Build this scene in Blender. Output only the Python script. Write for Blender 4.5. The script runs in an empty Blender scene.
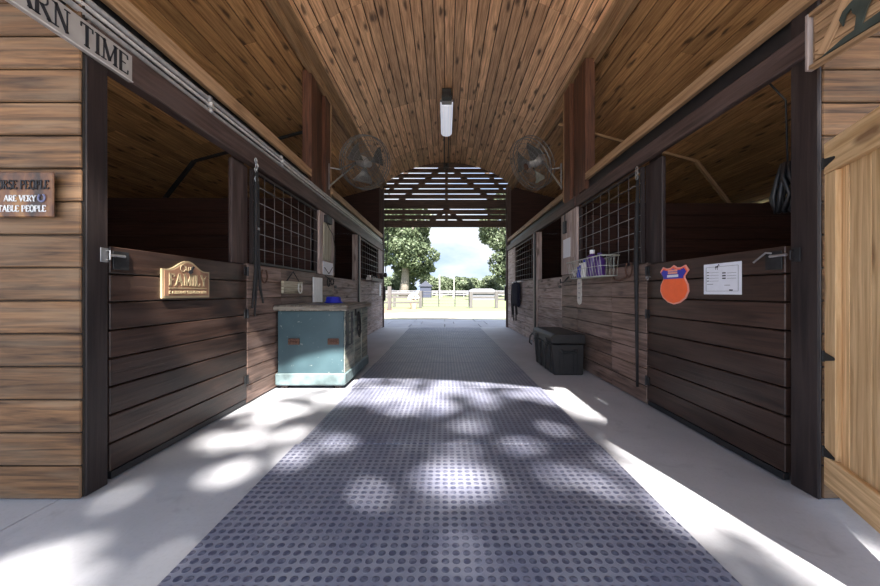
import bpy, bmesh, math, random
import numpy as np
from mathutils import Vector, Matrix

random.seed(7)
rng = np.random.default_rng(11)
SC = bpy.context.scene
COL = SC.collection
V = Vector
H = 0.96                      # eye height
FPX = 350.0                   # focal length in pixels of an 880 px wide frame

# ------------------------------------------------------------------ mesh builder
class MB:
    def __init__(self):
        self.v, self.f, self.uv, self.rnd, self.mi = [], [], [], [], []
    def face(self, pts, uvs=None, r=0.5, mi=0):
        b = len(self.v)
        self.v += [tuple(p) for p in pts]
        self.f.append(tuple(range(b, b + len(pts))))
        self.uv.append(uvs or [(p[0] + p[1], p[2]) for p in pts])
        self.rnd.append(r); self.mi.append(mi)
    def obox(self, c, ax, hs, r=None, mi=0):
        """box: centre c, three orthonormal axes ax, half sizes hs (8 shared verts)"""
        c = V(c); ax = [V(a) for a in ax]
        r = random.random() if r is None else r
        b = len(self.v)
        sg = [(-1,-1,-1),(1,-1,-1),(1,1,-1),(-1,1,-1),(-1,-1,1),(1,-1,1),(1,1,1),(-1,1,1)]
        for s in sg:
            self.v.append(tuple(c + ax[0]*hs[0]*s[0] + ax[1]*hs[1]*s[1] + ax[2]*hs[2]*s[2]))
        L = max(range(3), key=lambda i: hs[i])
        ou, ov = random.uniform(0, 40), random.uniform(0, 40)
        for q, nrm in (((0,3,2,1),2),((4,5,6,7),2),((0,1,5,4),1),((3,7,6,2),1),((0,4,7,3),0),((1,2,6,5),0)):
            self.f.append(tuple(b + i for i in q))
            rest = [i for i in range(3) if i != nrm]
            if L in rest:
                ua = L; va = [i for i in rest if i != L][0]
            else:
                ua, va = rest
            self.uv.append([(sg[i][ua]*hs[ua] + ou, sg[i][va]*hs[va] + ov + nrm*3.3) for i in q])
            self.rnd.append(r); self.mi.append(mi)
    def box(self, x0, x1, y0, y1, z0, z1, r=None, mi=0):
        self.obox(((x0+x1)/2,(y0+y1)/2,(z0+z1)/2), ((1,0,0),(0,1,0),(0,0,1)),
                  (abs(x1-x0)/2, abs(y1-y0)/2, abs(z1-z0)/2), r, mi)
    def bar(self, a, b, w, t, up=(0,0,1), r=None, mi=0):
        a, b = V(a), V(b); d = (b-a); L = d.length; d.normalize()
        up = V(up); s = d.cross(up)
        if s.length < 1e-4: s = d.cross(V((1,0,0)))
        s.normalize(); u = s.cross(d)
        self.obox((a+b)/2, (d, s, u), (L/2, w/2, t/2), r, mi)
    def tube(self, pts, rad, n=8, closed=False, mi=0, r=0.5, caps=True):
        pts = [V(p) for p in pts]; m = len(pts)
        rads = rad if isinstance(rad, (list, tuple)) else [rad]*m
        base = len(self.v); prev = None
        for i, p in enumerate(pts):
            if closed: t = pts[(i+1) % m] - pts[i-1]
            else: t = pts[min(i+1, m-1)] - pts[max(i-1, 0)]
            t.normalize()
            if prev is None:
                a = t.cross(V((0,0,1)))
                if a.length < .1: a = t.cross(V((0,1,0)))
            else:
                a = prev - t*prev.dot(t)
                if a.length < 1e-5: a = t.cross(V((0,0,1)))
            a.normalize(); prev = a; b = t.cross(a)
            for k in range(n):
                an = 2*math.pi*k/n
                self.v.append(tuple(p + (a*math.cos(an) + b*math.sin(an))*rads[i]))
        for i in range(m if closed else m-1):
            j = (i+1) % m
            for k in range(n):
                l = (k+1) % n
                self.f.append((base+i*n+k, base+i*n+l, base+j*n+l, base+j*n+k))
                self.uv.append([(i*.1,k/n),(i*.1,(k+1)/n),(i*.1+.1,(k+1)/n),(i*.1+.1,k/n)])
                self.rnd.append(r); self.mi.append(mi)
        if caps and not closed:
            for i, rev in ((0, False), (m-1, True)):
                q = [base+i*n+k for k in range(n)]
                if not rev: q = q[::-1]
                self.f.append(tuple(q)); self.uv.append([(0,0)]*n); self.rnd.append(r); self.mi.append(mi)
    def lathe(self, c, prof, axis=(0,0,1), n=24, mi=0):
        """profile [(radius, height)] revolved about axis through c"""
        c = V(c); z = V(axis).normalized(); a = z.cross(V((0,1,0)))
        if a.length < .1: a = z.cross(V((1,0,0)))
        a.normalize(); b = z.cross(a); base = len(self.v)
        for (rr, hh) in prof:
            for k in range(n):
                an = 2*math.pi*k/n
                self.v.append(tuple(c + z*hh + (a*math.cos(an)+b*math.sin(an))*max(rr, 1e-4)))
        for i in range(len(prof)-1):
            for k in range(n):
                l = (k+1) % n
                self.f.append((base+i*n+k, base+i*n+l, base+(i+1)*n+l, base+(i+1)*n+k))
                self.uv.append([(k/n,i),(k/n,i),(k/n,i+1),(k/n,i+1)]); self.rnd.append(.5); self.mi.append(mi)
    def prism(self, poly, o, u, v, n, t, mi=0):
        """2-D outline poly (counter-clockwise) in frame o,u,v extruded by t along n"""
        o, u, v, n = V(o), V(u), V(v), V(n)
        b = len(self.v); m = len(poly)
        for d in (0, t):
            for (x, y) in poly: self.v.append(tuple(o + u*x + v*y + n*d))
        self.f.append(tuple(b+i for i in range(m-1, -1, -1))); self.uv.append([(poly[i][0], poly[i][1]) for i in range(m-1,-1,-1)])
        self.f.append(tuple(b+m+i for i in range(m))); self.uv.append([tuple(p) for p in poly])
        self.rnd += [.5,.5]; self.mi += [mi, mi]
        for i in range(m):
            j = (i+1) % m
            self.f.append((b+i, b+j, b+m+j, b+m+i)); self.uv.append([(poly[i][0],0),(poly[j][0],0),(poly[j][0],t),(poly[i][0],t)])
            self.rnd.append(.5); self.mi.append(mi)
    def build(self, name, mat, parent=None, bevel=0, smooth=False, fix=True):
        me = bpy.data.meshes.new(name)
        me.from_pydata(self.v, [], self.f)
        uvl = me.uv_layers.new(name='UVMap')
        flat = [c for f in self.uv for uv in f for c in uv]
        uvl.data.foreach_set('uv', flat)
        at = me.attributes.new('rnd', 'FLOAT', 'FACE'); at.data.foreach_set('value', self.rnd)
        mats = mat if isinstance(mat, (list, tuple)) else [mat]
        for m in mats: me.materials.append(m)
        me.polygons.foreach_set('material_index', self.mi)
        if fix:
            bm = bmesh.new(); bm.from_mesh(me); bmesh.ops.recalc_face_normals(bm, faces=bm.faces); bm.to_mesh(me); bm.free()
        if smooth: me.polygons.foreach_set('use_smooth', [True]*len(me.polygons))
        me.update()
        o = bpy.data.objects.new(name, me); COL.objects.link(o)
        if parent is not None:
            o.parent = parent; o.matrix_parent_inverse = Matrix.Translation(-parent.location)
        if bevel:
            md = o.modifiers.new('edge', 'BEVEL'); md.width = bevel; md.segments = 1; md.limit_method = 'ANGLE'
        return o

def thing(name, label, cat, loc=(0,0,0), group=None):
    o = bpy.data.objects.new(name, None); COL.objects.link(o); o.location = loc; o.empty_display_size = .1
    o['label'] = label; o['category'] = cat
    if group: o['group'] = group
    return o
def tag(o, label, cat, group=None, kind=None):
    o['label'] = label; o['category'] = cat
    if group: o['group'] = group
    if kind: o['kind'] = kind
    return o
def struct(o):
    o['kind'] = 'structure'; return o
def P(px, py, Y):
    return V(((px-445)/FPX*Y, Y, H + (292-py)/FPX*Y))

# ------------------------------------------------------------------ materials
def newmat(name):
    m = bpy.data.materials.new(name); m.use_nodes = True
    nt = m.node_tree; b = nt.nodes['Principled BSDF']
    return m, nt, b
def N(nt, typ, **kw):
    n = nt.nodes.new(typ)
    for k, v in kw.items():
        if hasattr(n, k): setattr(n, k, v)
    return n
def ramp(nt, src, stops):
    r = N(nt, 'ShaderNodeValToRGB'); e = r.color_ramp.elements
    while len(e) < len(stops): e.new(.5)
    for i, (p, c) in enumerate(stops):
        e[i].position = p; e[i].color = (*c, 1) if len(c) == 3 else c
    nt.links.new(src, r.inputs[0]); return r.outputs[0]
def mix(nt, a, b, fac, mode='MIX'):
    m = N(nt, 'ShaderNodeMix'); m.data_type = 'RGBA'; m.blend_type = mode
    for i, s in ((0, fac), (6, a), (7, b)):
        if isinstance(s, (int, float)): m.inputs[i].default_value = s
        elif isinstance(s, tuple): m.inputs[i].default_value = (*s, 1)
        else: nt.links.new(s, m.inputs[i])
    return m.outputs[2]
def math_(nt, op, a, b=None, c=None):
    m = N(nt, 'ShaderNodeMath'); m.operation = op
    for i, s in enumerate((a, b, c)):
        if s is None: continue
        if isinstance(s, (int, float)): m.inputs[i].default_value = s
        else: nt.links.new(s, m.inputs[i])
    return m.outputs[0]

def plain(name, col, rough=.6, metal=0, noise=.0, scale=20, bump=0, spec=.5):
    m, nt, b = newmat(name)
    b.inputs['Roughness'].default_value = rough; b.inputs['Metallic'].default_value = metal
    b.inputs['Specular IOR Level'].default_value = spec
    tc = N(nt, 'ShaderNodeTexCoord'); nz = N(nt, 'ShaderNodeTexNoise'); nz.inputs['Scale'].default_value = scale; nz.inputs['Detail'].default_value = 5
    nt.links.new(tc.outputs['Object'], nz.inputs['Vector'])
    lo = tuple(c*(1-noise) for c in col); hi = tuple(min(1, c*(1+noise)) for c in col)
    nt.links.new(ramp(nt, nz.outputs[0], [(.3, lo), (.7, hi)]), b.inputs['Base Color'])
    if bump:
        bp = N(nt, 'ShaderNodeBump'); bp.inputs['Strength'].default_value = bump; bp.inputs['Distance'].default_value = .01
        nt.links.new(nz.outputs[0], bp.inputs['Height']); nt.links.new(bp.outputs[0], b.inputs['Normal'])
    return m

def wood(name, dark, light, knot=.5, rough=.6, grain=1.0, vary=.35, worn=None, spec=.4, knotcol=None, blotch=0.0):
    m, nt, b = newmat(name)
    b.inputs['Roughness'].default_value = rough; b.inputs['Specular IOR Level'].default_value = spec
    uv = N(nt, 'ShaderNodeUVMap'); uv.uv_map = 'UVMap'
    mp = N(nt, 'ShaderNodeMapping'); mp.inputs['Scale'].default_value = (1.3, 26, 1); nt.links.new(uv.outputs[0], mp.inputs[0])
    nz = N(nt, 'ShaderNodeTexNoise'); nz.inputs['Scale'].default_value = 1.6; nz.inputs['Detail'].default_value = 7; nz.inputs['Roughness'].default_value = .62; nz.inputs['Distortion'].default_value = .6
    nt.links.new(mp.outputs[0], nz.inputs['Vector'])
    c = ramp(nt, nz.outputs[0], [(.34, dark), (.5, tuple((a+d)/2 for a, d in zip(dark, light))), (.66, light)])
    # knots
    m2 = N(nt, 'ShaderNodeMapping'); m2.inputs['Scale'].default_value = (2.1, 7.0, 1); nt.links.new(uv.outputs[0], m2.inputs[0])
    dz = N(nt, 'ShaderNodeTexNoise'); dz.inputs['Scale'].default_value = 3; nt.links.new(m2.outputs[0], dz.inputs['Vector'])
    av = N(nt, 'ShaderNodeVectorMath'); av.operation = 'ADD'
    sv = N(nt, 'ShaderNodeVectorMath'); sv.operation = 'SCALE'; sv.inputs['Scale'].default_value = .35
    nt.links.new(dz.outputs['Color'], sv.inputs[0]); nt.links.new(m2.outputs[0], av.inputs[0]); nt.links.new(sv.outputs[0], av.inputs[1])
    vo = N(nt, 'ShaderNodeTexVoronoi'); vo.voronoi_dimensions = '2D'; vo.inputs['Scale'].default_value = 1.0; nt.links.new(av.outputs[0], vo.inputs['Vector'])
    sep = N(nt, 'ShaderNodeSeparateColor'); nt.links.new(vo.outputs['Color'], sep.inputs[0])
    has = math_(nt, 'GREATER_THAN', sep.outputs[0], .62)
    kk = N(nt, 'ShaderNodeMapRange'); kk.inputs['From Min'].default_value = .23; kk.inputs['From Max'].default_value = .07
    nt.links.new(vo.outputs['Distance'], kk.inputs['Value'])
    kf = math_(nt, 'MULTIPLY', math_(nt, 'MULTIPLY', kk.outputs[0], has), knot)
    kc = knotcol or tuple(d*.35 for d in dark)
    c = mix(nt, c, kc, kf)
    if worn:
        wz = N(nt, 'ShaderNodeTexNoise'); wz.inputs['Scale'].default_value = 2.2; wz.inputs['Detail'].default_value = 6
        m3 = N(nt, 'ShaderNodeMapping'); m3.inputs['Scale'].default_value = (.8, 5, 1); nt.links.new(uv.outputs[0], m3.inputs[0]); nt.links.new(m3.outputs[0], wz.inputs['Vector'])
        c = mix(nt, c, worn, ramp(nt, wz.outputs[0], [(.47, (0,0,0)), (.72, (.75,.75,.75))]))
    at = N(nt, 'ShaderNodeAttribute'); at.attribute_name = 'rnd'
    br = N(nt, 'ShaderNodeMapRange'); br.inputs['To Min'].default_value = 1-vary; br.inputs['To Max'].default_value = 1+vary
    br.clamp = False
    nt.links.new(at.outputs['Fac'], br.inputs['Value'])
    brm = math_(nt, 'MAXIMUM', br.outputs[0], .10)
    vm = N(nt, 'ShaderNodeVectorMath'); vm.operation = 'SCALE'; nt.links.new(c, vm.inputs[0]); nt.links.new(brm, vm.inputs['Scale'])
    nt.links.new(vm.outputs[0], b.inputs['Base Color'])
    bp = N(nt, 'ShaderNodeBump'); bp.inputs['Strength'].default_value = .35*grain; bp.inputs['Distance'].default_value = .006
    nt.links.new(nz.outputs[0], bp.inputs['Height']); nt.links.new(bp.outputs[0], b.inputs['Normal'])
    return m

M = {}
M['ceiling'] = wood('pine_ceiling_boards', (.33,.165,.083), (.82,.50,.29), knot=.85, rough=.5, vary=.22, knotcol=(.05,.02,.01))
M['ceiling_side'] = wood('amber_roof_boards', (.27,.125,.05), (.64,.36,.165), knot=.85, rough=.5, vary=.25, knotcol=(.04,.016,.008))
M['door'] = wood('dark_stained_boards', (.017,.0085,.0065), (.054,.028,.020), knot=.5, rough=.42, vary=.3, worn=(.075,.046,.037))
M['panel'] = wood('brown_stained_boards', (.07,.042,.033), (.23,.15,.12), knot=.6, rough=.6, vary=.25, worn=(.28,.20,.175))
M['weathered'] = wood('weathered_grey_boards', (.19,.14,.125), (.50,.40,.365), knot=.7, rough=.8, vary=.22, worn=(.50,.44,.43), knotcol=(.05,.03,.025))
M['plank'] = wood('tan_wall_planks', (.035,.016,.006), (.20,.10,.042), knot=.6, rough=.65, vary=.2, worn=(.19,.125,.075), knotcol=(.045,.02,.010))
M['post'] = wood('near_black_timber', (.010,.0065,.007), (.036,.023,.022), knot=.2, rough=.55, vary=.2, worn=(.05,.036,.033))
M['redpost'] = wood('red_brown_timber', (.035,.013,.008), (.13,.052,.028), knot=.2, rough=.55, vary=.35)
M['beam'] = wood('brown_beam_timber', (.032,.019,.017), (.09,.056,.049), knot=.2, rough=.6, vary=.15, worn=(.11,.078,.072))
M['trim'] = wood('light_trim_timber', (.19,.105,.05), (.42,.26,.145), knot=.4, rough=.6, vary=.15)
M['pine'] = wood('raw_pine', (.52,.30,.13), (.86,.60,.33), knot=.8, rough=.55, vary=.12, knotcol=(.16,.06,.02))
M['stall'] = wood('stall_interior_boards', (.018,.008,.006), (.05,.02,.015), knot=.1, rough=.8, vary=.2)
M['slat'] = wood('dark_slats', (.03,.016,.010), (.09,.05,.035), knot=.2, rough=.6, vary=.2)
M['fence'] = wood('grey_fence_timber', (.045,.042,.042), (.10,.094,.092), knot=.2, rough=.8, vary=.15)
M['black'] = plain('black_paint', (.012,.012,.014), .45, noise=.2)
M['leather'] = plain('black_leather', (.010,.009,.010), .75, noise=.3, scale=60)
M['steel'] = plain('dull_steel', (.45,.45,.46), .4, .9, noise=.15)
M['galv'] = plain('galvanised_wire', (.20,.205,.21), .5, .6, noise=.15)
M['fanblade'] = plain('grey_fan_blade', (.10,.095,.09), .35, .3, noise=.2)
M['rust'] = plain('rusty_iron', (.10,.05,.035), .8, .3, noise=.4, scale=80)
M['iron'] = plain('dark_iron', (.035,.035,.038), .5, .6, noise=.3)
M['white'] = plain('white_paint', (.75,.76,.78), .5, noise=.06)
M['cream'] = plain('cream_paint', (.36,.28,.165), .6, noise=.08)
M['paper'] = plain('white_paper', (.72,.73,.80), .6, noise=.03)
M['greypvc'] = plain('grey_conduit', (.32,.31,.31), .45, noise=.2, scale=30)
M['whitepvc'] = plain('pale_conduit', (.55,.52,.50), .5, noise=.2, scale=30)
M['blue'] = plain('cobalt_plastic', (.01,.025,.42), .4, noise=.1)
M['purple'] = plain('purple_plastic', (.055,.018,.14), .3, noise=.2, scale=15)
M['orange'] = plain('orange_enamel', (.90,.13,.03), .35, noise=.04)
M['navy'] = plain('royal_blue_enamel', (.03,.03,.38), .35, noise=.05)
M['pink'] = plain('salmon_lettering', (.80,.33,.26), .4)
M['trunk'] = plain('grey_black_plastic', (.015,.0135,.014), .5, noise=.25, scale=9)
M['tealcab'] = None
M['ink'] = plain('black_ink', (.015,.015,.02), .7)
M['inkgrey'] = plain('grey_ink', (.30,.30,.34), .7)
M['green'] = plain('dark_green_cutout', (.035,.045,.038), .6, noise=.3)
M['cloth'] = plain('navy_cloth', (.012,.012,.028), .9, noise=.3, scale=40)
M['signbrown'] = None

def concrete(name, col, joint=None):
    m, nt, b = newmat(name); b.inputs['Roughness'].default_value = .62
    tc = N(nt, 'ShaderNodeTexCoord')
    a = N(nt, 'ShaderNodeTexNoise'); a.inputs['Scale'].default_value = 1.4; a.inputs['Detail'].default_value = 8; a.inputs['Roughness'].default_value = .6
    s = N(nt, 'ShaderNodeTexNoise'); s.inputs['Scale'].default_value = 60; s.inputs['Detail'].default_value = 3
    t = N(nt, 'ShaderNodeTexNoise'); t.inputs['Scale'].default_value = 5; t.inputs['Detail'].default_value = 9; t.inputs['Distortion'].default_value = 1.2
    for q in (a, s, t): nt.links.new(tc.outputs['Object'], q.inputs['Vector'])
    c = ramp(nt, a.outputs[0], [(.3, tuple(k*.86 for k in col)), (.7, tuple(k*1.1 for k in col))])
    c = mix(nt, c, tuple(k*.62 for k in col), ramp(nt, t.outputs[0], [(.60, (0,0,0)), (.78, (.6,.6,.6))]))
    c = mix(nt, c, tuple(k*.8 for k in col), ramp(nt, s.outputs[0], [(.5, (0,0,0)), (.75, (.4,.4,.4))]))
    nt.links.new(c, b.inputs['Base Color'])
    bp = N(nt, 'ShaderNodeBump'); bp.inputs['Strength'].default_value = .2; bp.inputs['Distance'].default_value = .01
    nt.links.new(t.outputs[0], bp.inputs['Height']); nt.links.new(bp.outputs[0], b.inputs['Normal'])
    return m
M['concrete'] = concrete('pale_concrete', (.40,.40,.44))
M['paver'] = concrete('apron_concrete', (.30,.30,.34))

def rubber():
    m, nt, b = newmat('studded_rubber'); tc = N(nt, 'ShaderNodeTexCoord')
    sp = N(nt, 'ShaderNodeSeparateXYZ'); nt.links.new(tc.outputs['Object'], sp.inputs[0])
    p = .0381
    fx = math_(nt, 'SUBTRACT', math_(nt, 'FRACT', math_(nt, 'DIVIDE', math_(nt, 'ADD', sp.outputs[0], 10), p)), .5)
    fy = math_(nt, 'SUBTRACT', math_(nt, 'FRACT', math_(nt, 'DIVIDE', math_(nt, 'ADD', sp.outputs[1], 10), p)), .5)
    r = math_(nt, 'SQRT', math_(nt, 'ADD', math_(nt, 'MULTIPLY', fx, fx), math_(nt, 'MULTIPLY', fy, fy)))
    mr = N(nt, 'ShaderNodeMapRange'); mr.inputs['From Min'].default_value = .39; mr.inputs['From Max'].default_value = .31; mr.interpolation_type = 'SMOOTHSTEP'
    nt.links.new(r, mr.inputs['Value'])
    d = N(nt, 'ShaderNodeTexNoise'); d.inputs['Scale'].default_value = 3.2; d.inputs['Detail'].default_value = 8; d.inputs['Roughness'].default_value = .65
    d2 = N(nt, 'ShaderNodeTexNoise'); d2.inputs['Scale'].default_value = 45; d2.inputs['Detail'].default_value = 3
    nt.links.new(tc.outputs['Object'], d.inputs['Vector']); nt.links.new(tc.outputs['Object'], d2.inputs['Vector'])
    dustf = ramp(nt, d.outputs[0], [(.38, (.15,.15,.15)), (.68, (1,1,1))])
    floorc = mix(nt, (.145,.152,.225), (.265,.27,.325), dustf)
    topc = mix(nt, (.060,.066,.115), (.17,.175,.24), ramp(nt, d2.outputs[0], [(.42, (0,0,0)), (.70, (1,1,1))]))
    nt.links.new(mix(nt, floorc, topc, mr.outputs[0]), b.inputs['Base Color'])
    b.inputs['Roughness'].default_value = .5
    # rim of each stud
    bp = N(nt, 'ShaderNodeBump'); bp.inputs['Strength'].default_value = .8; bp.inputs['Distance'].default_value = .003
    nt.links.new(mr.outputs[0], bp.inputs['Height']); nt.links.new(bp.outputs[0], b.inputs['Normal'])
    return m
M['rubber'] = rubber()

def ground_mat():
    m, nt, b = newmat('pasture_ground'); b.inputs['Roughness'].default_value = .95
    tc = N(nt, 'ShaderNodeTexCoord'); sp = N(nt, 'ShaderNodeSeparateXYZ'); nt.links.new(tc.outputs['Object'], sp.inputs[0])
    a = N(nt, 'ShaderNodeTexNoise'); a.inputs['Scale'].default_value = .35; a.inputs['Detail'].default_value = 6
    g = N(nt, 'ShaderNodeTexNoise'); g.inputs['Scale'].default_value = 4; g.inputs['Detail'].default_value = 6
    for q in (a, g): nt.links.new(tc.outputs['Object'], q.inputs['Vector'])
    sand = mix(nt, (.215,.195,.165), (.16,.145,.115), g.outputs[0])
    grass = mix(nt, (.085,.105,.048), (.15,.165,.085), g.outputs[0])
    yy = math_(nt, 'ADD', sp.outputs[1], math_(nt, 'MULTIPLY', math_(nt, 'SUBTRACT', a.outputs[0], .5), 5))
    # sandy drive between the apron and the fence, pasture beyond
    drive = math_(nt, 'MULTIPLY', math_(nt, 'GREATER_THAN', yy, 13.3), math_(nt, 'LESS_THAN', yy, 18.5))
    back = math_(nt, 'LESS_THAN', sp.outputs[1], 2)
    yard = mix(nt, (.58,.53,.46), (.48,.43,.36), g.outputs[0])  # unseen ground behind the camera, coloured paler to bounce light into the barn
    c = mix(nt, grass, sand, drive)
    nt.links.new(mix(nt, c, yard, back), b.inputs['Base Color'])
    return m
M['ground'] = ground_mat()
M['mulch'] = plain('red_clay', (.28,.11,.075), .95, noise=.3, scale=6)

def leafmat(name, a, c, tr=.25):
    m, nt, b = newmat(name)
    at = N(nt, 'ShaderNodeAttribute'); at.attribute_name = 'rnd'
    nt.links.new(ramp(nt, at.outputs['Fac'], [(0, a), (1, c)]), b.inputs['Base Color'])
    b.inputs['Roughness'].default_value = .6
    tl = N(nt, 'ShaderNodeBsdfTranslucent'); nt.links.new(ramp(nt, at.outputs['Fac'], [(0, a), (1, c)]), tl.inputs[0])
    mx = N(nt, 'ShaderNodeMixShader'); mx.inputs[0].default_value = tr
    nt.links.new(b.outputs[0], mx.inputs[1]); nt.links.new(tl.outputs[0], mx.inputs[2])
    nt.links.new(mx.outputs[0], nt.nodes['Material Output'].inputs[0])
    return m
M['leaf'] = leafmat('oak_leaves', (.035,.058,.028), (.125,.155,.085))
M['leaf2'] = leafmat('pale_leaves', (.055,.08,.042), (.15,.18,.11))
M['leafshade'] = leafmat('yard_oak_leaves', (.07,.12,.03), (.16,.22,.07), .08)
M['bark'] = plain('oak_bark', (.16,.14,.12), .9, noise=.35, scale=6, bump=.4)

def teal():
    m, nt, b = newmat('worn_teal_paint'); b.inputs['Roughness'].default_value = .5
    tc = N(nt, 'ShaderNodeTexCoord')
    a = N(nt, 'ShaderNodeTexNoise'); a.inputs['Scale'].default_value = 3; a.inputs['Detail'].default_value = 8
    s = N(nt, 'ShaderNodeTexNoise'); s.inputs['Scale'].default_value = 28; s.inputs['Detail'].default_value = 6
    for q in (a, s): nt.links.new(tc.outputs['Object'], q.inputs['Vector'])
    c = ramp(nt, a.outputs[0], [(.3, (.027,.056,.070)), (.7, (.050,.094,.112))])
    c = mix(nt, c, (.25,.27,.25), ramp(nt, s.outputs[0], [(.66, (0,0,0)), (.72, (.8,.8,.8))]))
    nt.links.new(c, b.inputs['Base Color']); return m
M['tealcab'] = teal()
M['tealpale'] = plain('chalky_teal_paint', (.115,.16,.17), .6, noise=.3, scale=14)
M['lidgrey'] = wood('bleached_lid_boards', (.07,.06,.05), (.27,.24,.20), knot=.3, rough=.8, vary=.05)
M['sideteal'] = wood('flaking_teal_boards', (.06,.08,.08), (.26,.27,.23), knot=.3, rough=.8, vary=.05, worn=(.42,.39,.31))
M['worncream'] = wood('flaking_cream_paint', (.20,.17,.12), (.58,.54,.42), knot=.4, rough=.75, vary=.05, knotcol=(.06,.05,.04))
def signbrown():
    m, nt, b = newmat('rustic_sign_face'); b.inputs['Roughness'].default_value = .5
    tc = N(nt, 'ShaderNodeTexCoord'); a = N(nt, 'ShaderNodeTexNoise'); a.inputs['Scale'].default_value = 9; a.inputs['Detail'].default_value = 6
    mp = N(nt, 'ShaderNodeMapping'); mp.inputs['Scale'].default_value = (1.6,1,.7)
    nt.links.new(tc.outputs['Object'], mp.inputs[0]); nt.links.new(mp.outputs[0], a.inputs['Vector'])
    nt.links.new(ramp(nt, a.outputs[0], [(.35, (.025,.012,.008)), (.5, (.14,.055,.022)), (.68, (.36,.19,.06))]), b.inputs['Base Color'])
    return m
M['signrust'] = signbrown()
M['signtan'] = plain('tan_sign_face', (.24,.125,.075), .6, noise=.35, scale=7)
M['signgrey'] = plain('grey_sign_face', (.34,.31,.29), .6, noise=.1, scale=12)
def lens():
    m, nt, b = newmat('ribbed_lens'); b.inputs['Base Color'].default_value = (.80,.82,.92,1); b.inputs['Roughness'].default_value = .25
    b.inputs['Emission Color'].default_value = (.85,.88,1,1); b.inputs['Emission Strength'].default_value = .35
    return m
M['lens'] = lens()

UX, UY, UZ = V((1,0,0)), V((0,1,0)), V((0,0,1))

def planks(mb, o, u, v, n, lu, lv, count, t=.028, gap=.005, joints=(), back=1, wob=0.0):
    """count boards running along u (length lu), stacked along v (total lv), thickness t along n from o; joints = cuts along u"""
    o, u, v, n = V(o), V(u), V(v), V(n)
    cuts = [0] + [j for j in joints if 0 < j < lu] + [lu]
    p = lv/count
    for k in range(count):
        for a, b in zip(cuts[:-1], cuts[1:]):
            d = random.uniform(-wob, wob)
            g2 = .0015 if len(cuts) > 2 else 0
            mb.obox(o + u*((a+b)/2) + v*(p*(k+.5)) + n*(t/2 + d), (u, v, n), ((b-a)/2 - g2, p/2 - gap/2, t/2))
    if back:
        mb.obox(o + u*(lu/2) + v*(lv/2) + n*(t+.008 if back > 0 else -.008), (u, v, n), (lu/2-.002, lv/2-.002, .006), r=-3)

# ------------------------------------------------------------------ camera
cam = bpy.data.cameras.new('camera'); co = bpy.data.objects.new('camera', cam); COL.objects.link(co)
co.location = (0, 0, H); co.rotation_euler = (math.radians(90), 0, 0)
cam.sensor_width = 36; cam.lens = FPX/880*36; cam.shift_x = -5/880; cam.shift_y = -1/880
cam.clip_start = .05; cam.clip_end = 800
SC.camera = co

# ------------------------------------------------------------------ shell
YF, YB = 1.635, 9.60          # front wall line, rear end of the barn
YR = .30                      # front edge of the roof
XW = 6.1                      # outer side walls
FX = 1.69                     # aisle face of the stall fronts
XL, XR = -1.68, 1.80          # springing of the arched ceiling
ZS, ZA = 3.89, 4.50

mb = MB()
# concrete slabs of the aisle, cut by joints
for (x0, x1) in ((-XW, -1.79), (-1.784, XW)):
    for (y0, y1) in ((-4.0, 4.2), (4.206, 7.0), (7.006, YB)):
        mb.box(x0, x1, y0, y1, -.12, 0, r=.5)
mb.box(-XW, XW, -4, YB, -.2, -.012, r=.5)
struct(mb.build('floor', M['concrete'], bevel=.003))
mb = MB()
for i in range(14):
    for j in range(3):
        x0 = -7 + i*1.0 + (j % 2)*.28
        mb.box(x0, x0+.985, YB+.01+j*.93, YB+.92+j*.93, -.12, -.005+random.uniform(-.003, .003))
struct(mb.build('floor_apron', M['paver'], bevel=.006))
mb = MB(); mb.face([(-300,-120,-.06),(300,-120,-.06),(300,400,-.06),(-300,400,-.06)])
struct(mb.build('ground', M['ground']))

# arched ceiling
xc, hw = (XL+XR)/2, (XR-XL)/2; sag = ZA-ZS
R = (hw*hw+sag*sag)/(2*sag); a0 = math.asin(hw/R); zc = ZA-R
mb = MB(); nb = 27
cuts = [YR, 1.70, 4.05, 6.40, 8.45, YB-.02]
for k in range(nb):
    th = -a0 + 2*a0*(k+.5)/nb
    n = V((math.sin(th), 0, math.cos(th))); t = V((math.cos(th), 0, -math.sin(th)))
    c = V((xc, 0, zc)) + n*(R+.012)
    w = a0*R/nb
    for a, b in zip(cuts[:-1], cuts[1:]):
        mb.obox(c + UY*((a+b)/2) + n*random.uniform(-.002,.002), (UY, t, n), ((b-a)/2-.001, w-.006, .012))
    mb.obox(c + UY*((YR+YB)/2) + n*.022, (UY, t, n), ((YB-YR)/2, w+.004, .008), r=-3)
struct(mb.build('ceiling', M['ceiling'], bevel=.0025))
def side_roof(s):
    mb = MB(); x0 = abs(XL if s < 0 else XR)-.02; z0 = 3.86
    sl = .267; L = (XW+.5-x0); u = V((s, 0, -sl)).normalized(); n = V((s*sl, 0, 1)).normalized()
    width = L*math.sqrt(1+sl*sl); cnt = 34; p = width/cnt
    for k in range(cnt):
        c = V((s*x0, 0, z0)) + u*(p*(k+.5))
        off = [0, .8, 1.6][k % 3]
        cu = [YR] + [y for y in (1.2+off, 3.9+off, 6.4+off, 8.2+off) if y < YB-.3] + [YB+.3]
        for a, b in zip(cu[:-1], cu[1:]):
            mb.obox(c + UY*((a+b)/2) + n*(.012+random.uniform(-.001,.001)), (UY, u, n), ((b-a)/2-.001, p/2-.005, .012))
    mb.obox(V((s*x0,0,z0)) + u*(width/2) + UY*((YR+YB)/2) + n*.03, (UY, u, n), ((YB-YR)/2, width/2, .008), r=-3)
    struct(mb.build('ceiling_left' if s < 0 else 'ceiling_right', M['ceiling_side'], bevel=.002))
side_roof(-1); side_roof(1)

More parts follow.
